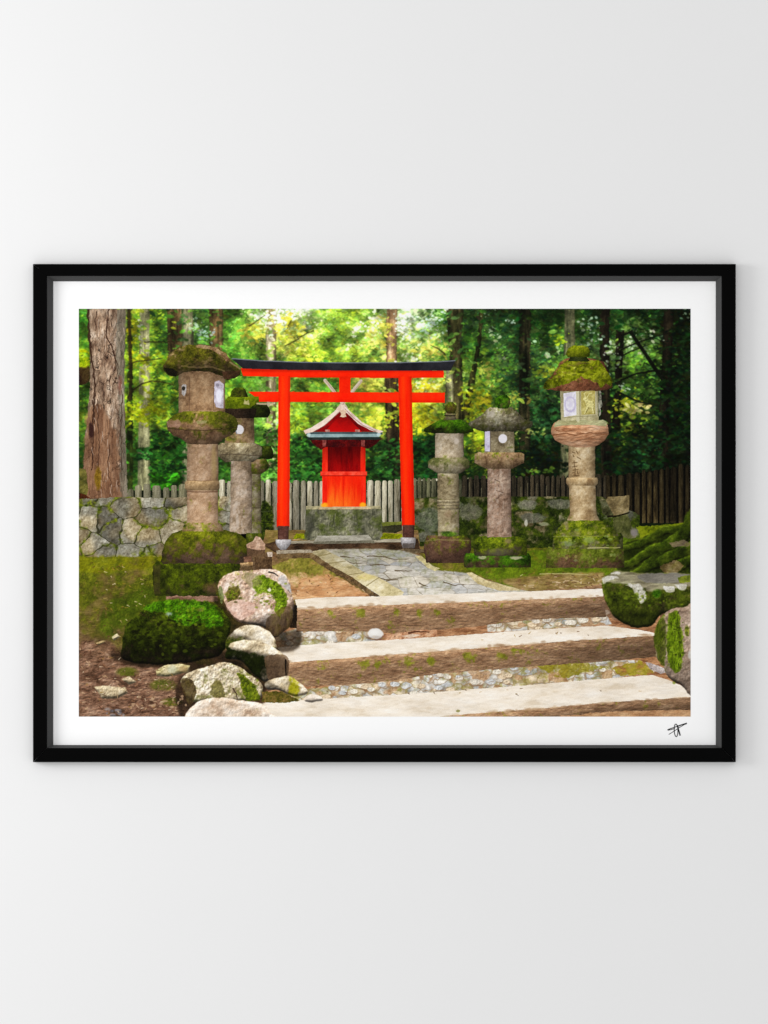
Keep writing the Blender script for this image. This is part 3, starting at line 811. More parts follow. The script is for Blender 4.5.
for rows in ([(526, 277.6, 289), (540, 277.8, 288.6)], [(525, 402.6, 414.4), (539, 403, 414)]):
    sec(rows, [(62, 38, 34), (84, 56, 48), (104, 76, 66)], TO, seed=4, lam=(.7, .36, .1), rough=.2, emb=.4)
for rows in ([(539.5, 275.6, 291), (543, 275.8, 291), (547, 277.6, 288.6), (549.6, 280, 286)], [(537.6, 400.8, 415.6), (542, 401, 415.6), (548, 402.6, 414.4)]):
    sec(rows, [(124, 118, 116), (164, 160, 160), (198, 196, 198)], TO, seed=6, lam=(.75, .34, .1), vs=(1.12, .7), rough=.4, emb=.7)
fill([(402.6, 543), (414.6, 543), (414, 548.6), (403, 548.6)], [(60, 50, 44), (100, 92, 86)], TO, rough=.8, alpha=.7)

# ---- stone lanterns --------------------------------------------------------------------------
LG = 'stone lanterns lining the path'
LN = 'stone_lantern'
STB = [(86, 66, 46), (128, 104, 78), (158, 134, 104), (184, 162, 134)]
STG = [(88, 78, 58), (124, 112, 88), (152, 141, 115), (178, 169, 146)]
STP = [(96, 72, 58), (134, 106, 88), (160, 132, 112), (184, 160, 142)]
DMOSS = [(22, 24, 10), (50, 50, 20), (82, 78, 32), (114, 106, 52)]

# the small one almost hidden
L3 = kind(LN, 'small dark mossy lantern half hidden behind the second lantern from the left', LG)
sec([(472, 250, 261), (542, 249, 261.5)], STG, L3, moss=-.1, seed=2, vs=(.75, .8))
sec([(446, 258, 271), (452, 257, 273), (456, 257, 274), (459, 258, 272)], STG, L3, moss=.2, mtop=.3, mpal=MOSSD, seed=5, vs=(1.1, .35))
sec([(459, 250, 266), (466, 250, 270), (469, 251, 268), (474, 251, 262)], STB, L3, moss=-.05, seed=6, vs=(.9, .5))
stroke([(250, 508), (261, 508)], .9, (60, 52, 36), None, alpha=.7)

# second at the left
L2 = kind(LN, 'grey lantern with a flat mossy cap between the broad mossy lantern and the left gate post', LG)
sec([(414, 225, 254), (445, 225, 254.5)], STB, L2, moss=-.2, seed=4, vs=(.7, 1.0))
blob(239.6, 429.6, 4.2, 4.6, (206, 202, 204), L2, soft=.15, rough=.1)
stroke([(236.4, 426), (235.6, 430), (236.6, 433.6)], 1, (120, 128, 140), None, alpha=.7)
sec([(443, 221, 255), (445.4, 218, 259.6), (448, 217, 262), (455, 217, 262), (457.6, 220, 259), (462, 225, 253)], STG, L2, moss=-.42, mtop=.1, seed=3, vs=(1.22, .6), emb=1.1)
stroke([(219, 455), (232, 454), (248, 455), (261, 455.6)], .9, (66, 54, 42), None, alpha=.7)
stroke([(248, 449), (245.6, 452)], .9, (70, 58, 44), None, alpha=.8)
sec([(461, 231, 251.4), (490, 230.6, 252), (534, 229.5, 252)], [(104, 88, 70), (142, 124, 104), (168, 150, 132), (196, 182, 166)], L2, moss=-.3, seed=7, sc=9, vs=(.9, 1.0), emb=1.0)
for k in range(26):
    blob(238 + RNG.randn() * 3.5, 512 + RNG.randn() * 12, .8 + RNG.rand(), 1 + RNG.rand() * 2, (186, 172, 158), None, alpha=.5)
sec([(533, 246, 262), (545, 246, 262)], STG, L2, moss=.1, seed=2, vs=(.8, .5))
sec([(396.6, 228, 258.6), (402, 224, 259), (409, 222, 260)], MOSSG, L2, moss=.3, mpal=[(54, 66, 8), (88, 102, 12), (114, 126, 22), (140, 146, 50)], seed=2, lam=(.8, .25, .05), vs=(1.1, .75))
sec([(404, 256, 266), (408, 250, 269), (413, 240, 270.4), (417.6, 238, 268)], DMOSS, L2, moss=.15, mpal=MOSSD, seed=5, vs=(1, .4))
sec([(408.6, 225, 257), (414, 225, 256), (418, 226, 254)], [(24, 18, 12), (40, 30, 22), (58, 44, 34)], L2, seed=4)
sec([(387.6, 235, 243), (391, 231.6, 246), (397, 230, 248)], DMOSS, L2, moss=.1, mpal=MOSS, seed=6, vs=(1, .6))
fill([(243.6, 404), (244.4, 399), (246, 401.6), (248.6, 400), (249.4, 405)], [(150, 144, 90), (180, 174, 130)], L2, rough=.4)
stroke([(257, 403.6), (266, 404)], 1.8, (190, 172, 146), None, alpha=.8)

# right pair
L4 = kind(LN, 'weathered lantern with a plain blind fire box just right of the gate', LG)
sec([(535.4, 427, 466), (541, 424.6, 471), (550, 424, 471), (563, 426, 468)], [(58, 40, 32), (88, 64, 52), (114, 88, 70)], L4, moss=-.14, mtop=.3, seed=3, sc=8, vs=(1.12, .75))
stroke([(426, 541), (440, 539.5), (452, 540), (469, 540.6)], 1.2, (134, 124, 80), None, alpha=.6)
sec([(470, 437.6, 458.6), (500, 437.6, 459.4), (536, 438, 459)], STG, L4, moss=-.2, mtop=-.1, seed=5, sc=9, vs=(1., 1.02), lam=(.68, .4, .14))
for yy in (501.5, 505, 508):
    sec([(yy - 1.4, 437, 459.6), (yy + 1.4, 437, 459.6)], STG, L4, moss=-.2, seed=4, vs=(1.15, .75), rough=.2)
blob(449, 534, 8, 2.6, MOSSG, None, alpha=.8, soft=.4)
blob(448, 514, 3, 4, (150, 122, 100), None, alpha=.4, soft=.6)
sec([(430, 435.4, 463.6), (458, 435, 463.4)], [(108, 94, 74), (144, 129, 106), (170, 156, 134), (190, 178, 160)], L4, moss=-.28, seed=6, sc=8, vs=(.82, 1.08))
blob(456.4, 441, 2.4, 3, (196, 184, 172), None, alpha=.7, soft=.4)
sec([(457.5, 433, 465), (460, 429.4, 468.6), (462, 428, 469.6), (467.6, 428.4, 469.4), (470.4, 433, 465), (473.5, 438, 460)], STG, L4, moss=-.08, mtop=.35, mpal=[(70, 74, 40), (104, 106, 60), (134, 134, 88)], seed=2, vs=(1.15, .6))
sec([(419.6, 441, 461), (422.6, 435, 466), (425.6, 429, 470), (428.4, 424, 473), (431.6, 423.4, 473.4), (433.4, 434, 466)], DMOSS, L4, moss=.16, mtop=.3, mpal=MOSSG, seed=4, vs=(1.1, .45), lam=(.7, .34, .05))
sec([(412.6, 444, 456.6), (416, 445.6, 455), (420, 443, 457)], STG, L4, moss=-.05, seed=3, vs=(1.05, .6))
sec([(402, 449, 453), (406, 445, 456.6), (410, 444.6, 456.4), (413.6, 447, 454.6)], [(60, 40, 26), (92, 70, 40), (110, 96, 52)], L4, moss=.1, seed=5, vs=(1.05, .6))
stroke([(445, 415.6), (455, 415.6)], 1.3, (30, 26, 18), None, alpha=.8)

L5 = kind(LN, 'lantern with a white round disc on its fire box and a broad spreading cap', LG)
sec([(553.5, 466, 529), (557, 464, 531), (567.5, 464, 531)], [(58, 44, 32), (86, 68, 50), (110, 92, 70)], L5, moss=.1, mtop=.4, mpal=MOSSG, seed=3, vs=(1.05, .7))
blob(482, 557.5, 4, 1.8, (176, 170, 146), None, alpha=.8)
blob(516, 558, 7, 1.8, (186, 176, 156), None, alpha=.8, rough=.4)
sec([(536, 480, 518), (541, 474, 526), (548, 473, 528), (556, 475, 527)], [(66, 58, 40), (96, 88, 66)], L5, moss=.15, mtop=.45, mpal=MOSS, seed=6, vs=(1.15, .72), rough=1.2)
blob(497, 552, 12, 3.4, (104, 100, 82), None, alpha=.5, soft=.4)
blob(508, 541, 3.5, 2.4, (150, 130, 106), None, alpha=.6, soft=.5)
sec([(466, 487.6, 510.8), (500, 487.4, 511), (537, 487, 511.6)], [(96, 76, 62), (128, 106, 90), (152, 130, 114), (178, 160, 142)], L5, moss=-.35, seed=2, sc=9, vs=(.95, 1.02), lam=(.7, .38, .1), emb=1.1)
for k in range(60):
    blob(496 + RNG.randn() * 4.2, 500 + RNG.randn() * 18, .5 + RNG.rand() * .6, .8 + RNG.rand() * 1.5, (176, 160, 146), None, alpha=.45)
for k in range(5):
    stroke([(497 + RNG.randn() * 2, 474 + k * 5.5), (500 + RNG.randn() * 2, 476 + k * 5.5)], .8, (70, 54, 46), None, alpha=.6)
sec([(428, 484.6, 514), (454, 484.4, 514.6)], STG, L5, moss=-.3, seed=4, sc=8, vs=(.78, 1.02), lam=(.85, .16, .0))
fill([(484.8, 431), (490, 430.4), (490, 451.6), (484.8, 451)], [(166, 158, 178), (196, 190, 210), (206, 202, 216)], L5, sc=5, emb=.3, grain=3)
stroke([(490.8, 430), (490.6, 452)], .8, (88, 78, 66), None, alpha=.6, rough=.1)
blob(502.8, 438.6, 4.3, 4.5, (216, 212, 216), L5, soft=.12, rough=.06)
sec([(452.4, 478, 521), (454, 474.8, 524), (463, 474.6, 524), (465.4, 480, 518), (469, 486, 512)], STB, L5, moss=-.25, mtop=.15, seed=5, vs=(1.2, .62), lam=(.8, .22, .02))
sec([(407.6, 490, 512), (411, 485, 517), (416, 480, 521), (419.6, 475, 526), (422, 469.6, 532.6), (425, 468.6, 533), (428.4, 473, 530), (431.4, 484, 516)],
    [(84, 76, 58), (124, 116, 94), (156, 150, 128), (182, 178, 158)], L5, moss=-.12, mtop=.0, mpal=[(56, 60, 18), (86, 90, 32), (112, 116, 50)], seed=3, vs=(1.2, .45), emb=1.3, rough=.8)
blob(491, 414, 4, 3.4, (176, 168, 158), None, alpha=.6, soft=.5)
sec([(395, 499, 507), (399, 494.6, 510), (404, 494.4, 510.6), (408.6, 498, 508)], [(84, 80, 44), (116, 112, 66)], L5, moss=.15, mpal=MOSSG, seed=6, vs=(1.1, .7))

# block and lantern at the right
BK = kind('stone_block', 'broken tan stone block on the wall right of the tallest lantern')
fill([(602, 506), (608, 497), (622, 496), (629.6, 495), (629, 512), (618, 515), (610, 516)], [(92, 80, 54), (126, 112, 80), (148, 134, 102)], BK, rough=.6, sc=7)
fill([(601, 500), (606, 500), (613, 514), (612, 517), (602, 514)], [(36, 36, 20), (70, 70, 44), (104, 104, 80)], BK, rough=1)
stroke([(608, 516.5), (618, 516), (629, 512.6)], (1.8, 1.2), (24, 18, 10), None)
fill([(612, 518), (628, 514), (632, 528), (638, 534), (634, 538), (616, 538)], [(56, 60, 30), (86, 88, 50), (116, 112, 84)], WR, rough=1.5)
blob(634.4, 532.6, 4, 4, (136, 128, 132), None, alpha=.8, soft=.4)
L6 = kind(LN, 'tallest lantern at the right with a bright moss cap, white panel and carved deer panel', LG)
sec([(547, 548, 622), (549.5, 547, 624), (568, 546, 624)], [(70, 50, 36), (104, 78, 58), (130, 104, 78)], L6, moss=.08, mtop=.4, mpal=[(54, 62, 14), (84, 94, 26), (112, 122, 44), (140, 148, 80)], seed=3, vs=(1.05, .78), rough=1., emb=1.2)
sec([(533, 554, 621), (536, 553, 623), (549, 552.6, 623)], [(80, 76, 48), (112, 108, 76), (140, 136, 104)], L6, moss=.1, mtop=.25, mpal=MOSS, seed=5, vs=(1.12, .85), rough=.8, emb=1.2)
stroke([(588, 548), (620, 547.6)], (1.5, .8), (176, 170, 124), None, alpha=.8)
blob(568, 543.6, 6, 2.8, (140, 152, 120), None, alpha=.6, soft=.4)
blob(589, 540, 5, 3, (136, 150, 100), None, alpha=.6, soft=.4)
sec([(519, 568, 598), (524, 562, 608), (533, 555, 618), (536, 554, 619)], [(96, 88, 60), (132, 122, 88), (160, 150, 116)], L6, moss=.12, mtop=.0, mpal=MOSS, seed=2, vs=(1.05, .9), rough=1.)
for k in range(60):
    blob(556 + RNG.rand() * 60, 528 + RNG.rand() * 34, .8 + RNG.rand() * 1.6, .6 + RNG.rand(), [(150, 164, 110), (60, 56, 22), (124, 138, 40), (170, 160, 110)][RNG.randint(4)], None, alpha=.45)
stroke([(553, 536.6), (575, 536), (600, 536.4)], .9, (150, 146, 100), None, alpha=.5)
sec([(442, 568.4, 595), (480, 568.6, 595.2), (500, 569.4, 596), (514, 570, 596.4), (520.5, 566.5, 599.5)], [(116, 94, 66), (152, 130, 98), (180, 160, 128), (204, 188, 160)], L6, moss=-.35, seed=4, sc=10,
    vs=(.92, 1.0), lam=(.66, .46, .1), emb=.6)
sec([(477.6, 567, 597), (479.6, 566, 598), (483, 566, 598), (485.6, 568, 596)], [(128, 104, 74), (164, 142, 108), (192, 172, 140)], L6, seed=6, vs=(1.16, .78), lam=(.66, .46, .1), rough=.3)
for p in ([(572, 452), (575, 453)], [(573, 455), (574, 457)], [(577, 457), (580.6, 459)], [(572.6, 463), (577, 462.4)], [(574, 461), (574.4, 467)], [(572, 467), (577, 466)], [(573, 470), (577.6, 469.6)],
          [(575, 468), (575, 476)], [(572.4, 473), (574, 472.6)], [(572.4, 476), (579, 475.6)], [(577, 471), (578, 474)], [(576.5, 451), (578, 454)]):
    stroke(p, .9, (92, 72, 48), None, alpha=.8, rough=.3)
# platform, fire box and cap
sec([(420, 559, 603), (423, 554, 607), (428, 551.4, 608.6), (434, 551.6, 608.6), (440, 555, 605), (444, 562, 600), (446, 568, 596)], [(140, 92, 64), (182, 136, 104), (206, 164, 132), (224, 190, 164)], L6, moss=-.4, seed=3, sc=8, ax=2.2, ay=.7,
    vs=(1.1, .72), lam=(.72, .34, .06), emb=1.2, sag=1.5)
sl, a = region([(559, 420), (603, 420), (607.6, 423), (606, 426.5), (590, 425), (566, 425), (553.6, 427), (555, 423)], rough=.8)
put(sl, tex(sl, [(134, 140, 100), (164, 172, 130), (184, 190, 152)], 5, 4, 2), a * .8)
for p in ([(553, 434.6), (566, 433.6), (576, 435), (590, 433), (607, 434.6)], [(556, 430.6), (566, 431.4), (572, 430.6)], [(577, 433), (585, 434), (592, 432.6)]):
    stroke(p, (1.1, .8), (116, 76, 50), None, alpha=.75, rough=.6)
sec([(386, 560, 598), (420.6, 561, 598.6)], [(150, 142, 106), (178, 170, 134), (200, 194, 162)], L6, seed=5, sc=8, vs=(.84, 1.05), lam=(.84, .18, .04), rough=.3, emb=.5)
stroke([(577.6, 388), (578, 420)], 3.4, (196, 190, 158), None, rough=.15)
stroke([(579.6, 390), (580, 419)], .8, (124, 116, 84), None, rough=.15, alpha=.7)
fill([(563.4, 393.4), (576, 391.4), (576.4, 415), (564, 417)], [(200, 194, 206), (222, 218, 228), (232, 230, 236)], L6, sc=5, emb=.25, grain=3, rough=.2)
for k in range(26):
    t = k / 26 * 2 * math.pi
    blob(570.2 + 5.2 * math.cos(t), 404.4 + 7.2 * math.sin(t), 1, 1., (172, 164, 196), None, alpha=.5)
blob(570.2, 404.6, 2.2, 3, (196, 190, 212), None, alpha=.6, soft=.4)
fill([(581, 391.6), (595, 390.4), (595.4, 414), (581.4, 415)], [(146, 134, 72), (172, 160, 96), (190, 180, 120)], L6, sc=5, emb=.6, grain=4, rough=.2)
DEER = [(584.4, 396.6), (587, 398), (589.6, 400.4), (592.6, 401.4), (594, 404), (593.4, 409), (594.2, 413.4), (592.6, 413.6), (591.4, 408), (588.4, 407.4), (586.6, 411), (585, 414), (584.2, 413.4), (586, 408.6), (586, 403.6), (584.6, 400.6), (582.6, 399.6)]
fill([(x + .7, y + .5) for x, y in DEER], [(92, 82, 40), (112, 100, 54)], L6, rough=.3, sc=3, alpha=.7)
fill(DEER, [(196, 186, 124), (216, 208, 150)], L6, rough=.2, sc=3)
for p in ([(585.4, 397), (584, 393.6), (586, 392.4)], [(587, 397.4), (589, 394), (591.4, 393)]):
    stroke(p, .8, (206, 198, 140), None, rough=.1)
for p, c0 in (([(562, 391), (577, 389.4)], (120, 110, 80)), ([(562.6, 418), (577, 416.4), (596, 416)], (128, 122, 92)), ([(595.8, 390.4), (596.2, 414.6)], (206, 200, 170)), ([(580.4, 391), (595.6, 389.8)], (126, 116, 82))):
    stroke(p, .8, c0, None, rough=.1, alpha=.7)
fill([(598.6, 389), (600.6, 390), (601.6, 401), (602.6, 405), (600.6, 408), (601, 414), (599, 416)], [(90, 90, 80), (140, 138, 124), (176, 174, 160)], L6, rough=.5, sc=3)
sec([(358, 568, 593), (362, 560, 604), (368, 557, 606), (376, 552, 610), (383, 545, 612.4), (387, 543, 612), (389.6, 548, 608), (391, 560, 600)], [(84, 50, 34), (120, 78, 56), (150, 106, 82)], L6, seed=4, sc=7, vs=(1.1, .85), rough=.8, emb=1.)
sl, a = region([(566, 360.4), (582, 359.6), (599, 361), (604, 367), (610, 376), (612.4, 382), (611, 387), (606, 383), (601, 388), (597, 383), (590, 380), (581, 376.5), (574, 381), (566, 383.6), (556, 386.4), (548, 390), (543, 388.6), (545.6, 382), (555, 375), (560, 366)], rough=1.4, fs=4)
mc, ma = mossy(sl, .5, 3, [(44, 48, 8), (82, 88, 10), (112, 120, 16), (138, 144, 36), (170, 168, 86)], sc=6)
u = (X[sl] - 578) / 34
put(sl, mc * (1.06 - .22 * sm(.4, 1.1, np.abs(u)) - .2 * sm(374, 390, Y[sl]))[..., None], a, L6)
for k in range(110):
    t_, r_ = RNG.rand(), RNG.rand()
    x = 578 + (t_ - .5) * 2 * (14 + 19 * r_)
    y = 362 + 22 * r_ - 2
    if abs(x - 578) < 14 + 19 * r_:
        blob(x, y, .8 + RNG.rand() * 1.6, .6 + RNG.rand() * 1.1, [(176, 178, 70), (70, 70, 14), (140, 150, 30), (110, 92, 56), (52, 56, 10)][RNG.randint(5)], None, alpha=.5, soft=.6)
sec([(355, 569, 588), (358, 570, 587), (361.4, 568, 590)], [(20, 26, 14), (40, 48, 22), (60, 66, 34)], L6, moss=.0, mpal=MOSSD, seed=2)
sec([(345.6, 573, 584), (347.6, 569, 588), (351, 566.4, 589.8), (355, 565.8, 590.2), (357, 568, 588.4)], [(44, 44, 18), (74, 76, 20)], L6, moss=.3, mpal=[(56, 66, 8), (94, 106, 12), (128, 136, 24), (150, 156, 50)], seed=5, vs=(1.15, .62), lam=(.76, .28, .05), rough=.9, emb=1.2)

# the broad lantern at the front left
L1 = kind(LN, 'broad mossy lantern in front at the left with a wide dark cap and white side panels', LG)
B1 = kind('stone_block', 'pinkish kerb stone under the base of the broad mossy lantern')
fill([(166, 594.6), (190, 593.6), (217, 592.4), (218, 601), (190, 603), (166, 604)], [(96, 68, 56), (130, 100, 84), (160, 130, 112)], B1, rough=.5, sc=6, ax=2)
stroke([(170, 595), (195, 593.8), (217, 592.4)], 1.2, (190, 160, 140), None, alpha=.8)
fill([(226, 556), (236, 552), (252, 552), (256, 566), (256, 578), (236, 590), (226, 578)], [(52, 40, 28), (84, 66, 48), (112, 92, 70)], L1, rough=1.)
sec([(561, 156, 242), (566, 153, 241), (584, 153, 238), (596, 155, 232)], [(44, 40, 22), (72, 66, 40), (110, 82, 64)], L1, moss=.2, mtop=.25, mpal=[(28, 34, 8), (52, 60, 12), (80, 92, 14), (112, 126, 20)], seed=3, sc=9, vs=(1.05, .72), rough=1.2, lam=(.66, .4, .0), emb=1.2)
blob(213, 588, 9, 5, [(90, 62, 48), (128, 96, 78)], None, alpha=.5, soft=.5)
fill([(153, 566), (161, 564), (160, 594), (154, 594)], [(52, 46, 24), (84, 74, 44)], L1, rough=1, alpha=.55)
sec([(530, 182, 226), (534, 172, 240), (540, 166, 247), (552, 162, 248), (561, 161, 250), (563.5, 163, 246)], [(70, 54, 44), (104, 82, 66), (130, 106, 88)], L1, moss=.1, mtop=.55, mpal=[(44, 48, 10), (76, 80, 16), (102, 106, 22), (126, 128, 42)], seed=4,
    sc=9, vs=(1.15, .7), rough=1.0, lam=(.68, .4, .02), emb=1.0)
sec([(440, 187.4, 218), (470, 187, 218.4), (500, 187, 218), (522, 187, 218), (531, 184, 221)], [(118, 92, 70), (152, 124, 98), (176, 148, 122), (194, 170, 146)], L1, moss=-.3, seed=6, sc=10, vs=(.85, 1.06), lam=(.66, .4, .08), emb=.7)
sec([(480.6, 186.4, 218.6), (482.6, 184.8, 219.8), (488, 184.8, 219.8), (490.4, 186.6, 218.4)], [(134, 110, 80), (166, 140, 106), (188, 164, 132)], L1, moss=-.4, seed=5, vs=(1.14, .72), rough=.3)
stroke([(187, 491.4), (202, 492), (218, 491.4)], 1.3, (84, 60, 44), None, alpha=.6)
stroke([(187, 480.4), (202, 481), (218, 480.4)], .8, (96, 72, 52), None, alpha=.5)
blob(214, 462, 2.6, 16, (160, 140, 92), None, alpha=.5, soft=.7)
sec([(522.6, 186, 219), (526, 183.6, 222), (531.4, 182, 224)], [(120, 96, 72), (156, 130, 100), (178, 156, 126)], L1, moss=-.1, seed=2, vs=(1.05, .95), rough=.5)
sec([(371, 178.6, 225), (414, 178.6, 225)], [(106, 82, 60), (144, 116, 88), (168, 140, 110), (188, 162, 132)], L1, seed=4, sc=9, moss=-.38, vs=(.78, 1.08), lam=(.6, .44, .02), emb=.7)
stroke([(189.4, 378), (189, 412)], .8, (84, 62, 50), None, alpha=.5)
stroke([(214, 380), (213.6, 411)], .8, (84, 62, 50), None, alpha=.5)
fill([(181.4, 386), (183.4, 384), (186.4, 385), (186, 393), (184, 396.6), (181.8, 394)], [(140, 134, 130), (176, 172, 170)], L1, rough=.3, sc=3)
blob(183.6, 388.4, 1.6, 2, (44, 40, 34), None)
fill([(214.6, 382), (219, 380.6), (223.6, 384), (223.4, 408.6), (216, 407), (214.2, 402)], [(156, 148, 158), (186, 178, 190), (204, 198, 210)], L1, rough=.3, sc=4, emb=.3)
blob(219, 396, 3, 7, (222, 220, 232), None, soft=.25, rough=.1)
blob(217.4, 385, 1.6, 1.6, (116, 112, 122), None, alpha=.7)
sec([(411, 184, 221), (415, 174, 232), (419.5, 168, 237), (424, 166.4, 238.4), (430, 167.6, 237.2), (435, 173, 231.6), (439, 181, 224), (443.5, 187, 219)], [(76, 56, 40), (112, 86, 64), (140, 112, 86), (164, 136, 110)], L1, moss=-.02, mtop=.5,
    mpal=[(42, 46, 10), (76, 80, 18), (104, 106, 28), (130, 128, 60)], seed=2, sc=8, vs=(1.22, .58), rough=.8, emb=1.1, sag=1.)
fill([(166.6, 422), (178, 419), (182, 424), (178, 428), (168, 427)], [(120, 90, 76), (150, 118, 104), (174, 146, 134)], L1, rough=.8, alpha=.7)
stroke([(168, 428.4), (185, 430), (205, 430.4), (225, 429), (237, 427)], 1, (44, 32, 20), None, alpha=.55, rough=.5)
fill([(196, 421), (207, 420.4), (206, 423.6), (197, 424)], [(140, 136, 90), (166, 164, 120)], L1, rough=.6, alpha=.7)
CAPP = [(163.4, 366), (167, 360), (171, 352), (180, 347), (190, 344.6), (205, 344.6), (217, 347.6), (226, 353), (231, 361), (237, 364.6), (241.4, 369), (240.6, 374), (234, 378.6), (227, 380), (222, 376), (210, 372), (196, 371), (184, 372.6), (176, 376.6), (168, 375), (164, 371)]
sl, a = region(CAPP, rough=1., fs=5)
c = tex(sl, [(24, 18, 10), (58, 46, 28), (96, 80, 54), (136, 116, 88)], 8, 5, 1.4, .8, emb=1.5, con=1.7)
mc, ma = mossy(sl, .04, 3, [(24, 26, 6), (52, 52, 12), (82, 80, 22), (110, 104, 40)], sc=9)
c = c * (1 - ma[..., None]) + mc * ma[..., None]
c = c * (1.2 - .66 * sm(358, 376, Y[sl] + 3 * np.cos((X[sl] - 202) / 14)))[..., None]
put(sl, c, a, L1)
fill([(205, 345), (217, 347.6), (226, 353), (229.6, 360), (226, 361), (220, 354.6), (211, 350), (196, 347.6), (196, 345)], [(104, 78, 56), (144, 114, 88), (178, 148, 122)], L1, rough=1., sc=5, alpha=.8, emb=1.2)
fill([(163.8, 368), (172, 368), (178, 372), (176, 377), (168, 375)], [(10, 8, 6), (24, 20, 14)], L1, rough=.8, alpha=.85)
fill([(222, 372), (240, 370), (240, 374), (230, 379.4), (224, 379)], [(38, 26, 16), (64, 42, 30), (96, 64, 50)], L1, rough=.6, alpha=.8)
stroke([(230, 362), (236, 366), (240, 369)], 1.4, (140, 130, 92), None, alpha=.7, rough=.5)
stroke([(182, 366), (196, 367.6), (212, 367), (224, 371)], 1.6, (130, 110, 80), None, alpha=.5, rough=1)

# loose pinkish stones beside the lantern base
LS = kind('rock', 'pointed pinkish stone against the base of the broad mossy lantern')
fill([(246, 544.6), (253, 541), (256, 536), (260, 537), (265, 544), (265, 552), (256, 551), (247, 549)], [(150, 120, 100), (184, 154, 132), (208, 182, 164)], LS, rough=.5, sc=5)
fill([(247, 548), (256, 550), (265, 550), (265, 554), (256, 557), (247, 556)], [(70, 52, 38), (100, 78, 58)], LS, rough=.5)
LS2 = kind('rock', 'small square tan stones stacked beside the base of the broad mossy lantern')
fill([(240, 563), (253, 562), (253, 566), (253, 572), (241, 573)], [(116, 90, 58), (150, 122, 86), (180, 152, 116)], LS2, rough=.4, sc=4, shade=lambda x, y: 1.15 - .5 * sm(563, 567, y))
fill([(244, 557), (251, 556.4), (252, 562), (244, 562.6)], [(96, 68, 52), (136, 104, 84)], LS2, rough=.4, sc=4)
fill([(254, 556), (268, 552), (272, 554), (272, 570), (256, 571)], [(58, 42, 28), (86, 66, 46), (112, 90, 66)], LS2, rough=.6, sc=5)
fill([(267, 552), (272.4, 552), (272.4, 556.6), (268, 557)], [(176, 158, 140), (208, 192, 178)], LS2, rough=.3, sc=3)

# ---- steps -----------------------------------------------------------------------------------
TREAD = [(220, 203, 180), (237, 223, 204), (245, 233, 217), (250, 242, 230)]
RISER = [(104, 78, 58), (130, 102, 78), (150, 121, 95), (174, 146, 118)]


def pebbles(pts, cw, ch, idn, seed, mossb=-.1):
    sl, a = region(pts, rough=1.)
    x = X[sl]
    y = Y[sl]
    wx2 = x + (fbm(x, y, 6, 2, seed) - .5) * 7
    wy2 = y + (fbm(x, y, 6, 2, seed + 3) - .5) * 5
    cid, f1, e = vor(wx2 / cw, (wy2 + x * .03) / ch, seed, .98)
    p = pal_lerp([(212, 190, 160), (226, 212, 190), (192, 194, 196), (234, 224, 208), (208, 208, 206), (220, 200, 172)], cid)
    c = p * (1.06 - .34 * f1 + .5 * (fbm(x, y, 3, 3, seed) - .5))[..., None]
    j = sm(.16, .04, e)
    c = c * (1 - .7 * j[..., None]) + np.array((150, 124, 94), np.float32) * .7 * j[..., None]
    mc, ma = mossy(sl, mossb, seed, [(112, 104, 40), (150, 142, 66)], sc=9, soft=.2)
    c = c * (1 - .7 * ma[..., None]) + mc * .7 * ma[..., None]
    miss = sm(.56, .66, fbm(x, y, 11, 2, seed + 4))[..., None] * .8
    c = c * (1 - miss) + tex(sl, [(146, 110, 78), (178, 142, 108), (200, 168, 134)], 4, seed) * miss
    put(sl, c + RNG.randn(*x.shape)[..., None] * 4, feather(a, 2), idn)
    xa, xb = pts[0][0], max(q_[0] for q_ in pts)
    for q_ in range(int((xb - xa) / 7)):
        px_, py_ = xa + RNG.rand() * (xb - xa), 0
        ins = np.nonzero(a[:, min(a.shape[1] - 1, int((px_ - X[sl][0, 0]) / (X[0, 1] - X[0, 0])))] > .5)[0]
        if len(ins) < 4:
            continue
        py_ = Y[sl][ins[int(RNG.rand() * (len(ins) - 1))], 0]
        t_ = [(216, 206, 190), (230, 220, 202), (196, 196, 194), (222, 200, 170)][RNG.randint(4)]
        r_ = 1.6 + RNG.rand() * 3
        blob(px_ + .4, py_ + r_ * .3, r_ * 1.25, r_ * .72, (120, 92, 66), None, alpha=.5, soft=.4)
        blob(px_, py_, r_ * 1.2, r_ * .65, [tuple(v * .84 for v in t_), t_, tuple(min(250, v * 1.07) for v in t_)], None, soft=.2)


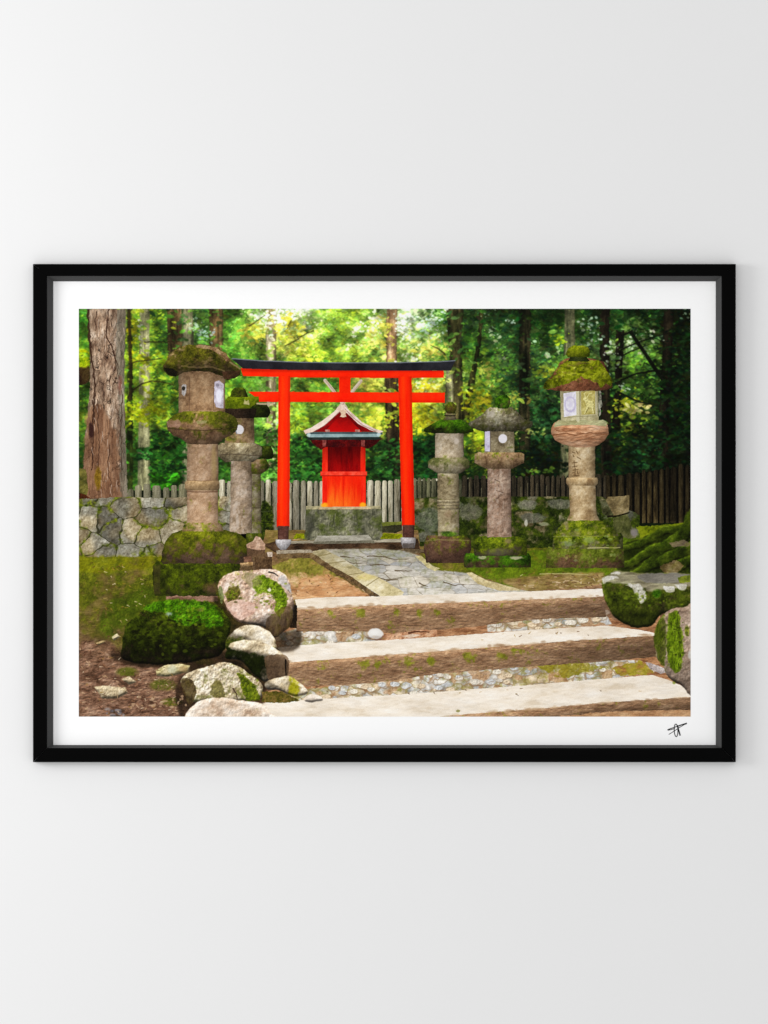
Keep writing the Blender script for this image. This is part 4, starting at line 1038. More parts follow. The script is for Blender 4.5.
def step(label, tread, riser, seed, dark):
    k = kind('stone_step', label)
    sl, a = region(riser, rough=.6, seed=seed)
    c = tex(sl, RISER, 5, seed, 2.2, .8, emb=1.0, con=1.1)
    mc, ma = mossy(sl, -.2, seed + 1, [(84, 84, 24), (116, 118, 36), (140, 140, 60)], sc=7, soft=.12)
    ma = ma * .8
    c = c * (1 - ma[..., None]) + mc * ma[..., None]
    top = np.interp(X[sl], [p[0] for p in dark], [p[1] for p in dark])
    d = (Y[sl] - top)
    c = c * (1.28 - .3 * sm(0, 12, d) - .24 * sm(480, 640, X[sl]))[..., None]
    put(sl, c, a, k)
    sl, a = region(tread, rough=.45, seed=seed + 2)
    c = tex(sl, TREAD, 10, seed + 3, 2.5, .8, emb=.25, grain=4, con=1.2)
    s = fbm(X[sl], Y[sl], 14, 3, seed + 5, 2.5, .8)
    c = c * (1 - .035 * sm(.5, .7, s))[..., None]
    put(sl, c, a, k)
    # worn arris: the front edge darkens and chips here and there
    ed = [p for p in dark]
    for q_ in range(34):
        px_ = ed[0][0] + RNG.rand() * (ed[-1][0] - ed[0][0])
        py_ = np.interp(px_, [p[0] for p in ed], [p[1] for p in ed])
        blob(px_, py_ + RNG.randn() * .5, 1.5 + RNG.rand() * 4, .7 + RNG.rand() * .9, [(176, 146, 116), (206, 180, 150), (142, 112, 84)][RNG.randint(3)], None, alpha=.55, soft=.6)
    return k


P1 = kind('gravel_strip', 'strip of pale cobbles and earth between the top and middle steps')
sl, a = region([(270, 628), (660, 610), (660, 640), (270, 655)])
put(sl, tex(sl, [(122, 84, 58), (160, 118, 86), (190, 148, 114)], 6, 2, 2, .7), a, P1)
pebbles([(274, 634), (300, 628), (350, 627), (376, 634), (376, 643), (280, 650)], 19, 10, P1, 3, -.12)
pebbles([(486, 622), (604, 612), (612, 624), (520, 631), (488, 632)], 12, 6, P1, 5, -.12)
step('top stone step at the end of the flagstone path', [(294.6, 599.4), (330, 597), (375, 596.4), (450, 594), (535, 591), (602.8, 588.6), (603.4, 596.4), (535, 599.4), (450, 602.6), (375, 605.4), (298, 609.6)],
     [(296, 605), (375, 602), (535, 596), (604, 593), (606, 617), (535, 619.4), (470, 627), (437, 630), (400, 634), (375, 632), (340, 631), (296, 632)], 3, [(296, 609), (375, 605), (535, 599), (604, 596)])
fill([(290, 602), (297, 606), (297, 628), (290, 628)], [(16, 12, 8), (40, 30, 20), (90, 70, 54)], P1, rough=.8)
fill([(375, 636), (420, 630), (437, 630), (437, 636), (400, 640), (376, 642)], [(150, 104, 76), (190, 144, 112), (208, 170, 140)], P1, rough=1., sc=5)
stroke([(409, 633), (418, 631.5), (429, 632)], (2, 1), (92, 60, 42), None, rough=.8)
fill([(401, 636), (412, 634), (421, 635), (410, 638)], [(206, 180, 156), (228, 206, 186)], P1, rough=.5)
PB = kind('pebble', 'white pebble lying before the middle step')
blob(375.5, 637.4, 8, 3, (70, 48, 34), None, alpha=.7, soft=.5)
blob(375.5, 633.6, 7.6, 5.2, (222, 218, 212), PB, soft=.12, rough=.1)
blob(374.6, 632.4, 5, 2.6, (242, 239, 234), None, alpha=.6, soft=.6)
blob(376, 637.4, 6, 1.6, (168, 156, 148), None, alpha=.6, soft=.6)
P2 = kind('gravel_strip', 'strip of cobbles between the middle and lowest steps')
sl, a = region([(240, 690), (690, 650), (690, 690), (240, 712)])
put(sl, tex(sl, [(130, 90, 62), (170, 126, 92), (196, 156, 120)], 6, 2, 2, .7), a, P2)
pebbles([(300, 690), (375, 682), (437, 673), (535, 663), (600, 660), (640, 660), (655, 672), (600, 680), (535, 685), (375, 698), (270, 706), (262, 700)], 12.5, 7.5, P2, 2, -.1)
sl, a = region([(535, 666), (580, 661), (610, 668), (560, 678)], rough=3)
mc, ma = mossy(sl, .1, 4, [(112, 104, 20), (150, 140, 40)], sc=6)
put(sl, mc, a * ma * .8)
sl, a = region([(612, 668), (640, 660), (650, 668), (655, 674), (620, 676)], rough=2)
put(sl, tex(sl, [(150, 106, 60), (150, 140, 40), (180, 150, 90)], 5, 3, 2, 1), a * .9)
step('middle stone step with a mossy front face', [(277.4, 647.6), (320, 643.6), (375, 640.8), (450, 636), (535, 629.6), (606, 625.4), (640, 630), (655, 633), (655.6, 635.4), (604, 638.6), (535, 643.6), (458, 649.6), (375, 656), (286, 662.6)],
     [(285, 657), (375, 652), (535, 639), (604, 635), (657, 633.6), (658, 656.6), (600, 662), (535, 666), (437, 674), (375, 683), (307, 686.6), (287, 676)], 4, [(286, 662), (375, 656), (535, 643), (655, 635)])
for (cx, cy, rx, ry) in ((408, 662, 9, 5), (431, 661, 4, 5), (470, 657, 8, 5), (502, 656, 6, 5), (377, 664, 4, 4), (397, 612, 4, 5), (420, 614, 4, 5), (437, 612, 4, 4), (331, 614, 6, 4), (361, 613, 6, 4), (365, 664, 7, 5), (516, 650, 6, 2)):
    sl = box(cx - rx, cy - ry, cx + rx, cy + ry)
    d = np.hypot((X[sl] - cx) / rx, (Y[sl] - cy) / ry)
    mc, ma = mossy(sl, .16, int(cx) % 7, [(84, 90, 14), (116, 126, 24), (144, 150, 50)], sc=3)
    d = d + (fbm(X[sl], Y[sl], 4, 3, int(cy) % 7) - .5) * 1.6
    put(sl, mc, ma * sm(1.1, .4, d) * .75)
fill([(645, 662), (652, 663.6), (664, 668), (668, 672), (660, 674), (650, 669)], [(150, 138, 134), (190, 178, 174), (214, 204, 198)], P2, rough=.6, sc=4)
step('lowest stone step cut off by the lower edge of the print', [(262, 703), (300, 700), (375, 696), (450, 691), (535, 684.6), (600, 679), (652, 675), (668, 680), (691, 689.6), (691, 697), (604, 702.6), (535, 709), (480, 713), (450, 715.6), (420, 718), (230, 718)],
     [(400, 718), (450, 712), (535, 705), (604, 699), (692, 694), (692, 718)], 5, [(450, 716), (535, 709), (604, 702.6), (691, 697)])
sl, a = region([(560, 716), (620, 711), (691, 710), (691, 718), (560, 718)], rough=1.2)
put(sl, tex(sl, [(150, 112, 80), (180, 140, 104), (200, 164, 128)], 6, 3, 2), a * .9)
for cx, cy, r in ((458, 711, 1.4), (404, 672, 1)):
    blob(cx, cy, r * 1.6, r, (110, 110, 50), None, alpha=.7)

# ---- rocks -----------------------------------------------------------------------------------
ROCKP = [(132, 106, 86), (178, 150, 130), (210, 186, 168), (232, 216, 202)]
ROCKY = [(140, 124, 100), (184, 168, 140), (214, 200, 176), (232, 222, 204)]


def rock(pts, pal, label, seed, facef=None, name='rock', rough=1., emb=1.8, sc=9, moss=None, mpal=MOSS, smooth=True):
    k = kind(name, label)
    sl, a = region(pts, smooth, rough, 6, seed)
    c = tex(sl, pal, sc, seed, emb=emb, con=1.5, grain=6)
    if moss is not None:
        mc, ma = mossy(sl, moss(X[sl], Y[sl]), seed + 1, mpal)
        c = c * (1 - ma[..., None]) + mc * ma[..., None]
    if facef is not None:
        c = c * facef(X[sl], Y[sl])[..., None]
    dome = feather(a, 26) * 9 + 2.2 * fbm(X[sl], Y[sl], 12, 3, seed + 1)
    gy_, gx_ = np.gradient(dome)
    c = c * np.clip(1 + .85 * gy_ + .3 * gx_, .45, 1.14)[..., None]
    put(sl, c, feather(a, 1), k)
    return k


# soft dark under the boulders
for pts in ([(120, 652), (225, 650), (262, 640), (270, 690), (182, 668), (150, 668), (118, 662)], [(214, 600), (222, 600), (262, 628), (300, 632), (290, 652), (230, 640)], [(178, 680), (200, 672), (200, 717), (180, 717)], [(225, 660), (262, 680), (262, 705), (225, 700)]):
    sl, a = region(pts, smooth=True, rough=2)
    put(sl, tex(sl, [(14, 10, 6), (34, 24, 14), (58, 42, 28)], 6, 3), feather(a, 12) * .72)
rock([(122.6, 642), (127, 624), (144, 610), (152, 603), (166, 601), (190, 601.6), (207, 602.6), (218, 606), (230, 622), (228, 642), (220, 654), (196, 661), (160, 664), (132, 662), (121, 657)], [(28, 22, 12), (48, 38, 22), (74, 60, 40)],
     'large boulder covered in dark green moss at the left', 3, lambda x, y: .5 + .68 * sm(660, 604, y + np.abs(x - 175) * .12), moss=lambda x, y: .22 - .32 * sm(635, 664, y), mpal=[(14, 20, 4), (40, 48, 8), (66, 78, 12), (92, 104, 20)], rough=1.6, emb=2.2)
MB = len(KINDS) - 1
soft([(144, 608), (152, 602), (166, 600), (190, 600.6), (207, 601.6), (217, 607), (224, 622), (214, 629), (200, 625), (186, 625), (174, 622), (164, 613), (152, 612)], [(34, 58, 6), (56, 92, 8), (78, 122, 14), (102, 148, 28)], None, 14, 3, 5, .95, .9, sc=5, emb=1.6)
blob(169, 614, 3., 1.8, (168, 180, 186), None, alpha=.7, soft=.8)
blob(200, 610, 4, 1.6, (110, 88, 74), None, alpha=.6, soft=.6)
for k in range(130):
    x, y = 128 + RNG.rand() * 96, 620 + RNG.rand() * 40
    if (x - 175) ** 2 / 2300 + (y - 634) ** 2 / 700 < .9:
        blob(x, y, 1 + RNG.rand() * 2, .7 + RNG.rand() * 1.2, [(84, 96, 20), (18, 18, 6), (56, 66, 12), (10, 10, 4)][RNG.randint(4)], None, alpha=.55)

rock([(218, 588), (222, 577), (234, 572), (250, 570.4), (270, 569.4), (284, 574), (290, 584), (292.6, 597), (294, 610), (292, 624), (283, 632), (275, 637), (268, 630), (256, 625), (240, 622), (228, 611), (223, 598)], ROCKP,
     'pale pinkish rock with a stripe of bright moss beside the top step', 2,
     lambda x, y: (1.04 - .62 * sm(0, 12, (y - 612) + (x - 262) * .35)) * (1 - .2 * sm(286, 294, x)), moss=lambda x, y: -.33 + .1 * (x > 0), emb=1.6)
soft([(252, 580), (262, 576), (276, 582), (285, 592), (287, 604), (280, 618), (275, 612), (275, 599), (267, 593), (257, 593)], [(50, 66, 8), (84, 108, 12), (112, 138, 22), (140, 160, 60)], None, 6, 3, 4, .95, .8, sc=4, emb=1.5)
soft([(246, 572), (256, 574), (262, 582), (254, 588), (246, 582)], [(120, 116, 80), (156, 146, 112)], None, 8, 2, 5, .6, .9, sc=4)
soft([(227, 590), (236, 585), (241, 592), (235, 603), (228, 605)], [(56, 50, 18), (86, 80, 28), (114, 110, 48)], None, 6, 2.5, 4, .9, .9, sc=4, emb=1.5)
sl, a = region([(218, 590), (221, 586), (224, 596), (222, 604)], True, 1, 4)
put(sl, tex(sl, [(90, 100, 60), (130, 140, 90)], 4, 4), a * .8)
blob(269.4, 590, 1.8, 2, (236, 226, 214), None, alpha=.9)
sl, a = region([(226, 606), (236, 600), (254, 604), (255, 612), (246, 618), (238, 619)], True, 1, 4)
put(sl, tex(sl, [(186, 146, 128), (214, 178, 162), (228, 200, 186)], 6, 4, emb=.8), a * .8)
stroke([(222, 600), (228, 612), (240, 622)], 1.2, (84, 60, 46), None, alpha=.6, rough=1)
sl, a = region([(284, 575), (290, 586), (291, 592), (284, 588), (278, 580)], True, 1, 4)
put(sl, tex(sl, [(176, 172, 168), (206, 202, 200)], 5, 3), a * .8)
stroke([(269, 572), (274, 573.4), (278, 576)], (1.8, 1), (60, 56, 50), None, rough=.6)
sl, a = region([(268, 618), (286, 606), (293, 612), (290, 626), (282, 632), (274, 636), (266, 628)], True, 1, 4)
put(sl, tex(sl, [(58, 40, 24), (92, 70, 40), (116, 100, 50)], 5, 3, .6, 2), a * .55)

rock([(226, 641), (236, 629), (252, 625), (267, 630), (274, 639), (277, 648), (272, 652), (258, 652), (240, 648), (228, 650)], ROCKY, 'tan flat topped rock under the pale pinkish rock', 4,
     lambda x, y: 1.02 - .4 * sm(0, 4, (y - 640) - (x - 262) * .35) * sm(262, 246, x), moss=lambda x, y: -.28 + .45 * sm(262, 232, x) * sm(632, 642, y), emb=1.1)
rock([(229, 646), (236, 641), (248, 640), (262, 642), (278, 650), (287, 660), (287, 676), (276, 679), (265, 682), (254, 674), (240, 660), (226, 658)], ROCKY, 'tan rock with a dark mossy face against the middle step', 5,
     lambda x, y: 1.04 - .58 * sm(-2, 3, (y - 650) - (x - 245) * .18), moss=lambda x, y: -.3 + .48 * sm(-1, 4, (y - 650) - (x - 245) * .2) * sm(276, 258, x), mpal=[(22, 28, 6), (46, 58, 10), (72, 90, 16)], emb=1.3)
sl, a = region([(266, 656), (287, 656), (287, 677), (270, 680), (266, 668)], True, 1, 4)
put(sl, tex(sl, [(66, 48, 34), (96, 74, 54), (120, 96, 74)], 6, 3), a * .7)
stroke([(285.6, 660), (286, 677)], (1.6, 1.2), (20, 14, 8), None)
rock([(181, 680), (192, 671), (212, 665), (222, 662), (238, 666), (250, 674), (261, 683), (263, 692), (260, 698), (246, 701), (220, 700), (190, 702), (186, 694)], ROCKY, 'pale speckled rock at the foot of the steps', 6,
     lambda x, y: 1.0 - .3 * sm(196, 184, x) * sm(676, 690, y), moss=lambda x, y: -.2 + .05 * (y > 0), emb=2., sc=7, mpal=[(90, 92, 40), (130, 130, 70)])
soft([(237, 673), (248, 678), (257, 690), (259, 699), (246, 701), (243, 690)], [(52, 62, 8), (86, 98, 14), (116, 126, 24)], None, 5, 2.5, 4, .95, .8, sc=4, emb=1.5)
soft([(214, 681), (222, 684), (225, 698), (218, 700), (210, 694)], [(76, 70, 30), (116, 110, 56)], None, 5, 3, 4, .8, 1., sc=4, emb=1.5)
sl, a = region([(181, 681), (190, 679), (196, 690), (194, 700), (188, 704)], True, 1, 4)
put(sl, tex(sl, [(40, 30, 16), (70, 56, 30), (92, 80, 46)], 4, 4), a * .8)
stroke([(233, 688), (236, 694), (237, 700)], (1.6, .8), (80, 64, 48), None, rough=1)
rock([(184, 718), (190, 708), (202, 700), (222, 698), (246, 701), (262, 704), (270, 712), (272, 722), (180, 724)], [(172, 146, 124), (204, 182, 160), (222, 204, 186), (234, 222, 208)], 'cream rock cut off by the lower edge of the print', 2,
     lambda x, y: 1. + 0 * x, emb=1., moss=lambda x, y: -.36 + .14 * sm(240, 262, x), mpal=[(120, 110, 70), (160, 146, 104)])
sl = box(180, 716, 275, 718)
rock([(265, 684), (273, 679), (288, 676), (299, 682), (307, 690), (305, 695), (292, 696), (278, 690), (268, 690)], ROCKY, 'small wedge of stone with yellow moss by the middle step', 3,
     lambda x, y: 1.02 - .4 * sm(-1, 3, (y - 686) - (x - 280) * .5) * sm(290, 278, x), moss=lambda x, y: -.3 + .42 * sm(286, 291, x) * sm(303, 296, x), mpal=[(120, 116, 12), (150, 146, 30), (176, 168, 60)], emb=1.2)
fill([(262, 692), (282, 691), (292, 697), (300, 700), (286, 703), (262, 702)], [(60, 58, 18), (92, 84, 32), (128, 104, 60)], GRD, rough=1.5, sc=4)
rock([(305, 698), (311, 694), (320, 696), (323, 700), (314, 702), (306, 701.6)], [(196, 180, 162), (224, 212, 198)], 'white stone on the lowest step', 4, emb=.6)
for pts, pal, lab in (([(94, 687), (104, 685.6), (125, 687), (128, 693), (117, 698.6), (102, 698.4)], [(150, 132, 104), (184, 168, 138), (206, 192, 166)], 'flat pale stone lying on the earth at the lower left'),
                      ([(121.6, 679), (129, 676.4), (136.4, 682), (129, 685)], [(166, 148, 118), (196, 180, 152)], 'small pale stone lying behind the flat pale stone'),
                      ([(156, 670), (164, 665), (178, 663.6), (190, 665), (189, 672), (168, 676.6), (157, 676)], [(150, 140, 96), (184, 172, 132), (204, 190, 156)], 'pale green stone below the large mossy boulder'),
                      ([(112, 637), (117, 633.6), (120, 637), (114, 640.4)], [(180, 166, 132), (204, 192, 164)], 'little pale stone left of the large mossy boulder'),
                      ([(96, 643), (103, 640), (106, 641), (99, 645)], [(140, 120, 84), (170, 150, 112)], 'thin stone flake at the left edge')):
    rock(pts, pal, lab, 3, lambda x, y: 1. + 0 * x, smooth=False, rough=.7, emb=1., sc=5)
blob(172, 669, 4.6, 4, (196, 200, 176), None, alpha=.6, soft=.5)
blob(184, 669, 4.4, 3.4, (176, 146, 104), None, alpha=.5, soft=.5)
for k in range(16):
    blob(104 + RNG.rand() * 26, 709 + RNG.rand() * 8, 1 + RNG.rand() * 2.4, .8 + RNG.rand() * 1.4, [(124, 124, 134), (92, 90, 96), (150, 148, 150), (70, 58, 46)][RNG.randint(4)], None, alpha=.6, soft=.5)
for k in range(24):
    x, y = 130 + RNG.rand() * 56, 696 + RNG.rand() * 12
    blob(x, y, .8 + RNG.rand() * 1.6, .6 + RNG.rand(), (178, 150, 122), None, alpha=.7)

R1 = rock([(601.6, 583), (606, 576), (618, 571), (650, 573.6), (680, 573), (694, 576), (694, 606), (677, 610), (662, 614), (652, 626), (634, 627), (618, 620), (608, 607), (602.6, 592)], [(54, 46, 28), (82, 72, 46), (112, 98, 70)],
          'grey topped boulder with white lichen patches and a dark mossy face at the right', 3, lambda x, y: 1.05 - .45 * sm(592, 626, y), moss=lambda x, y: .18 + 0 * x, mpal=[(26, 32, 8), (52, 60, 14), (78, 88, 22), (104, 114, 36)], rough=1.3, emb=2.)
sl, a = region([(604, 579), (610, 574), (618, 571), (650, 573.6), (680, 573), (693, 576), (693, 585), (676, 588), (660, 590), (650, 592), (640, 587), (626, 584), (612, 583)], True, 1.2, 5)
put(sl, tex(sl, [(108, 102, 82), (140, 132, 112), (166, 160, 132), (184, 180, 154)], 9, 4, 2.4, .7, emb=.8), feather(a, 4) * .95)
sl, a = region([(640, 574.6), (693, 574), (693, 580), (650, 583)], True, 1.2, 5)
put(sl, tex(sl, [(96, 94, 96), (120, 116, 116)], 7, 3, 2), a * .6)
fill([(678, 578), (693, 573), (693, 583), (680, 583)], MOSS[1:], R1, rough=1.5, alpha=.8)
for p in ([(601.4, 582), (604, 577.6), (612, 575.6), (618, 577.4), (611, 580.6), (604, 584)], [(610, 573.6), (616, 571.4), (621.6, 573.6), (615, 575)], [(629.6, 585.4), (640, 584.4), (645, 590), (646.6, 598), (641, 604), (637.4, 597), (634, 590)],
          [(663, 588), (667, 585.6), (674, 587), (672, 592), (667, 592.6)], [(674, 584.6), (680, 583.6), (687, 586), (682, 591), (677, 588)], [(625, 585), (630, 584), (634, 588)]):
    soft(p, [(176, 170, 154), (208, 204, 194), (228, 224, 218)], R1, 3, 1.8, 5, .92, .8, sc=5, emb=.8)
blob(656.6, 594, 4.4, 4.6, [(30, 56, 6), (52, 88, 10), (76, 116, 20)], None, soft=.4)
fill([(600, 604), (606, 602), (612, 614), (620, 622), (606, 616)], [(96, 74, 60), (128, 104, 86)], None, rough=1, alpha=.6)
rock([(655, 634), (659, 621), (666, 612), (674, 608), (684, 607), (696, 610), (696, 694), (682, 686), (668, 677), (663, 664), (657, 658), (655, 646)], [(116, 96, 82), (152, 132, 116), (178, 158, 142), (196, 180, 164)],
     'upright pinkish grey rock with a green moss stripe at the right edge', 6, lambda x, y: 1.02 - .3 * sm(644, 690, y + (690 - x) * .25), moss=lambda x, y: -.25 + .3 * sm(668, 660, x), mpal=[(40, 48, 10), (70, 86, 14), (100, 120, 24)], emb=1.3)
soft([(668, 616), (674, 611), (680, 618), (682, 636), (683, 662), (677, 672), (668, 662), (666, 640)], [(50, 62, 8), (78, 98, 10), (102, 126, 18), (124, 146, 40)], None, 7, 3, 4, .95, .8, sc=4, ax=.7, ay=1.6, emb=1.4)
soft([(654, 634), (660, 620), (665, 620), (666, 650), (664, 666), (657, 658)], [(44, 50, 12), (72, 82, 18), (96, 104, 34)], None, 6, 2, 4, .8, .8, sc=4, ax=.7, ay=1.6, emb=1.4)
blob(687, 631, 2.4, 5, MOSS[1:], None, alpha=.8, soft=.4)
blob(690, 655, 2, 4, (200, 196, 186), None, alpha=.8, soft=.4)

for cx, cy, sx_, sy_, n in ((272, 594, 12, 12, 60), (232, 595, 6, 8, 24), (675, 640, 8, 24, 60), (250, 688, 7, 9, 26), (190, 613, 20, 9, 60), (640, 598, 22, 8, 50)):
    for k in range(n):
        x, y = cx + RNG.randn() * sx_ * .6, cy + RNG.randn() * sy_ * .6
        blob(x, y, .6 + RNG.rand() * 1.3, .5 + RNG.rand(), [(96, 116, 18), (64, 80, 12), (124, 140, 34), (44, 52, 10)][RNG.randint(4)], None, alpha=.6, soft=.5)

# fallen leaves and grit on the bare earth and at the feet of the steps
for x0, y0, x1, y1, n in ((284, 574, 366, 596, 46), (80, 640, 180, 714, 90), (520, 572, 600, 588, 40), (300, 684, 640, 694, 24), (300, 630, 600, 640, 26), (90, 562, 150, 630, 60)):
    for k in range(n):
        x, y = x0 + RNG.rand() * (x1 - x0), y0 + RNG.rand() * (y1 - y0)
        if IDS[min(GH - 1, int((y - PY0) / (PY1 - PY0) * GH)), min(GW - 1, int((x - PX0) / (PX1 - PX0) * GW))] == MB:
            continue
        th = RNG.randn() * .6
        L = .8 + RNG.rand() * 2.4
        stroke([(x, y), (x + L * math.cos(th), y + L * math.sin(th))], (1.1, .5), [(196, 166, 126), (92, 62, 40), (150, 120, 60), (214, 196, 168), (70, 50, 34)][RNG.randint(5)], None, alpha=.6)

# faint bloom put into the print's colours, then richer contrast and a last sharpening
CAN[...] = np.clip(CAN, 0, 255)
glow = CAN.copy()
for st_ in (2, 3, 5, 7, 9):
    for _ in range(3):
        pad = np.pad(glow, ((st_, st_), (st_, st_), (0, 0)), mode='edge')
        glow = (glow * 2 + pad[:-2 * st_, st_:-st_] + pad[2 * st_:, st_:-st_] + pad[st_:-st_, :-2 * st_] + pad[st_:-st_, 2 * st_:]) / 6
CAN[...] = 255 - (255 - CAN) * (1 - .035 * glow / 255)
gl = CAN.mean(axis=2, keepdims=True)
CAN[...] = np.clip(gl + (CAN - gl) * 1.05, 0, 255)
t_ = CAN / 255
CAN[...] = 255 * (t_ * .76 + .24 * t_ * t_ * (3 - 2 * t_))
bl = CAN.copy()
for _ in range(3):
    bl[1:-1, 1:-1] = (bl[1:-1, 1:-1] * 4 + bl[:-2, 1:-1] + bl[2:, 1:-1] + bl[1:-1, :-2] + bl[1:-1, 2:]) / 8
CAN[...] = np.clip(CAN + (.34 - .2 * (IDS == WOOD))[..., None] * (CAN - bl), 0, 255)

# =================================================================== the scene
scene = bpy.context.scene
COL = scene.collection
PX = 0.9 / 702                    # metres per picture unit at the face of the sheet
CAMD = 2.6                        # camera to sheet
Y_SHEET = -0.0030                 # the sheet's face, before the wall (the wall is y = 0)
Y_FRONT = -0.0130                 # the front of the frame


def wx_(px, y=Y_SHEET):
    return (px - 384) * PX


def wz_(py, y=Y_SHEET):
    return (512 - py) * PX


def lin(c):
    c = np.asarray(c, np.float64) / 255
    return np.where(c <= .04045, c / 12.92, ((c + .055) / 1.055) ** 2.4)


def mat(name, col, rough=.6, spec=.3, bump=None, vary=0., sheen=0.):
    m = bpy.data.materials.new(name)
    m.use_nodes = True
    nt = m.node_tree
    b = nt.nodes['Principled BSDF']
    b.inputs['Roughness'].default_value = rough
    b.inputs['Specular IOR Level'].default_value = spec
    tc = nt.nodes.new('ShaderNodeTexCoord')
    if vary:
        n = nt.nodes.new('ShaderNodeTexNoise')
        n.inputs['Scale'].default_value = 9
        n.inputs['Detail'].default_value = 6
        nt.links.new(tc.outputs['Object'], n.inputs['Vector'])
        r = nt.nodes.new('ShaderNodeMapRange')
        r.inputs['To Min'].default_value = 1 - vary
        r.inputs['To Max'].default_value = 1 + vary
        nt.links.new(n.outputs['Fac'], r.inputs['Value'])
        mx = nt.nodes.new('ShaderNodeVectorMath')
        mx.operation = 'SCALE'
        mx.inputs[0].default_value = col[:3]
        nt.links.new(r.outputs['Result'], mx.inputs['Scale'])
        nt.links.new(mx.outputs['Vector'], b.inputs['Base Color'])
    else:
        b.inputs['Base Color'].default_value = (*col[:3], 1)
    if bump:
        n2 = nt.nodes.new('ShaderNodeTexNoise')
        n2.inputs['Scale'].default_value = bump[0]
        n2.inputs['Detail'].default_value = 5
        nt.links.new(tc.outputs['Object'], n2.inputs['Vector'])
        bp = nt.nodes.new('ShaderNodeBump')
        bp.inputs['Strength'].default_value = bump[1]
        bp.inputs['Distance'].default_value = .001
        nt.links.new(n2.outputs['Fac'], bp.inputs['Height'])
        nt.links.new(bp.outputs['Normal'], b.inputs['Normal'])
    return m


def mesh_obj(name, verts, faces, m, parent=None):
    me = bpy.data.meshes.new(name)
    me.from_pydata(verts, [], faces)
    me.materials.append(m)
    me.update()
    o = bpy.data.objects.new(name, me)
    COL.objects.link(o)
    if parent:
        o.parent = parent
    return o


M_WALL = mat('white_wall_paint', (.80, .80, .80), .9, .15, bump=(420, .05), vary=.006)
M_BLACK = mat('black_lacquered_wood', (.0012, .0012, .0012), .5, .025, bump=(260, .04))
M_LIP = mat('dark_grey_slip', (.056, .056, .056), .6, .1)
M_PAPER = mat('white_paper', (.95, .95, .95), .85, .1)
M_BOARD = mat('grey_board', (.30, .27, .23), .9, .1, vary=.05)
M_SIGN = mat('black_ink', (.012, .012, .014), .7, .1)
M_INK = bpy.data.materials.new('photographic_ink')
M_INK.use_nodes = True
_b = M_INK.node_tree.nodes['Principled BSDF']
_b.inputs['Roughness'].default_value = .8
_b.inputs['Specular IOR Level'].default_value = .04
_a = M_INK.node_tree.nodes.new('ShaderNodeAttribute')
_a.attribute_name = 'ink'
M_INK.node_tree.links.new(_a.outputs['Color'], _b.inputs['Base Color'])

# the wall, a real slab
W = 4.0
T = .12
wall_o = mesh_obj('wall', [(-W, 0, -W), (W, 0, -W), (W, 0, W), (-W, 0, W), (-W, T, -W), (W, T, -W), (W, T, W), (-W, T, W)],
                  [(0, 1, 2, 3), (5, 4, 7, 6), (4, 0, 3, 7), (1, 5, 6, 2), (3, 2, 6, 7), (4, 5, 1, 0)], M_WALL)
wall_o['kind'] = 'structure'
wall_o['label'] = 'plain pale grey white wall behind the framed print'

root_o = bpy.data.objects.new('framed_print', None)
root_o.empty_display_size = .05
COL.objects.link(root_o)
root_o['label'] = 'black framed print of a red shrine gate and stone lanterns on the white wall'
root_o['category'] = 'framed print'

# frame: four mitred rails; each profile point is a rectangle (as seen) at a depth
F = lambda y: (CAMD - (Y_SHEET - y)) / CAMD                  # a nearer rectangle is really a little smaller


def rect(x0, y0, x1, y1, y):
    s = F(y)
    return [((x - 384) * PX * s, y, (512 - z) * PX * s) for x, z in ((x0, y0), (x1, y0), (x1, y1), (x0, y1))]


OUT = (33.0, 264.0, 735.8, 762.2)
MID = (47.0, 276.0, 721.6, 748.0)
INN = (53.2, 281.3, 715.8, 745.0)
B = .9


def grow(r, d):
    return (r[0] - d, r[1] - d, r[2] + d, r[3] + d)


PROF = [rect(*grow(OUT, -.6), -.0015), rect(*OUT, -.003), rect(*OUT, Y_FRONT + .0012), rect(*grow(OUT, -B * .35), Y_FRONT + .0003), rect(*grow(OUT, -B), Y_FRONT),
        rect(*grow(MID, B), Y_FRONT), rect(*grow(MID, .25), Y_FRONT + .0004), rect(*MID, Y_FRONT + .0014), rect(*MID, -.0015)]
LIP = [rect(*grow(MID, -.12), Y_FRONT + .0016), rect(*grow(INN, .5), Y_SHEET - .0016), rect(*INN, Y_SHEET - .0010), rect(*INN, Y_SHEET - .0004), rect(*grow(MID, -.12), Y_SHEET - .0004)]


def rail(name, prof, side, m, parent, gap):
    vs, fs = [], []
    n = len(prof)
    for r in prof:
        a = np.array(r[side])
        b = np.array(r[(side + 1) % 4])
        d = (b - a) / np.linalg.norm(b - a)
        vs += [tuple(a + d * gap), tuple(b - d * gap)]
    for k in range(n):
        q = (k + 1) % n
        fs.append((2 * k, 2 * k + 1, 2 * q + 1, 2 * q))
    fs.append(tuple(2 * k for k in range(n)))
    fs.append(tuple(2 * k + 1 for k in range(n))[::-1])
    o = mesh_obj(name, vs, fs, m, parent)
    bm_ = o.data
    import bmesh
    b_ = bmesh.new()
    b_.from_mesh(bm_)
    bmesh.ops.recalc_face_normals(b_, faces=b_.faces[:])
    b_.to_mesh(bm_)
    b_.free()
    return o


for s in range(4):
    ro = rail('frame_rail', PROF, s, M_BLACK, root_o, .00006)
    rail('inner_slip', LIP, s, M_LIP, ro, .00002)

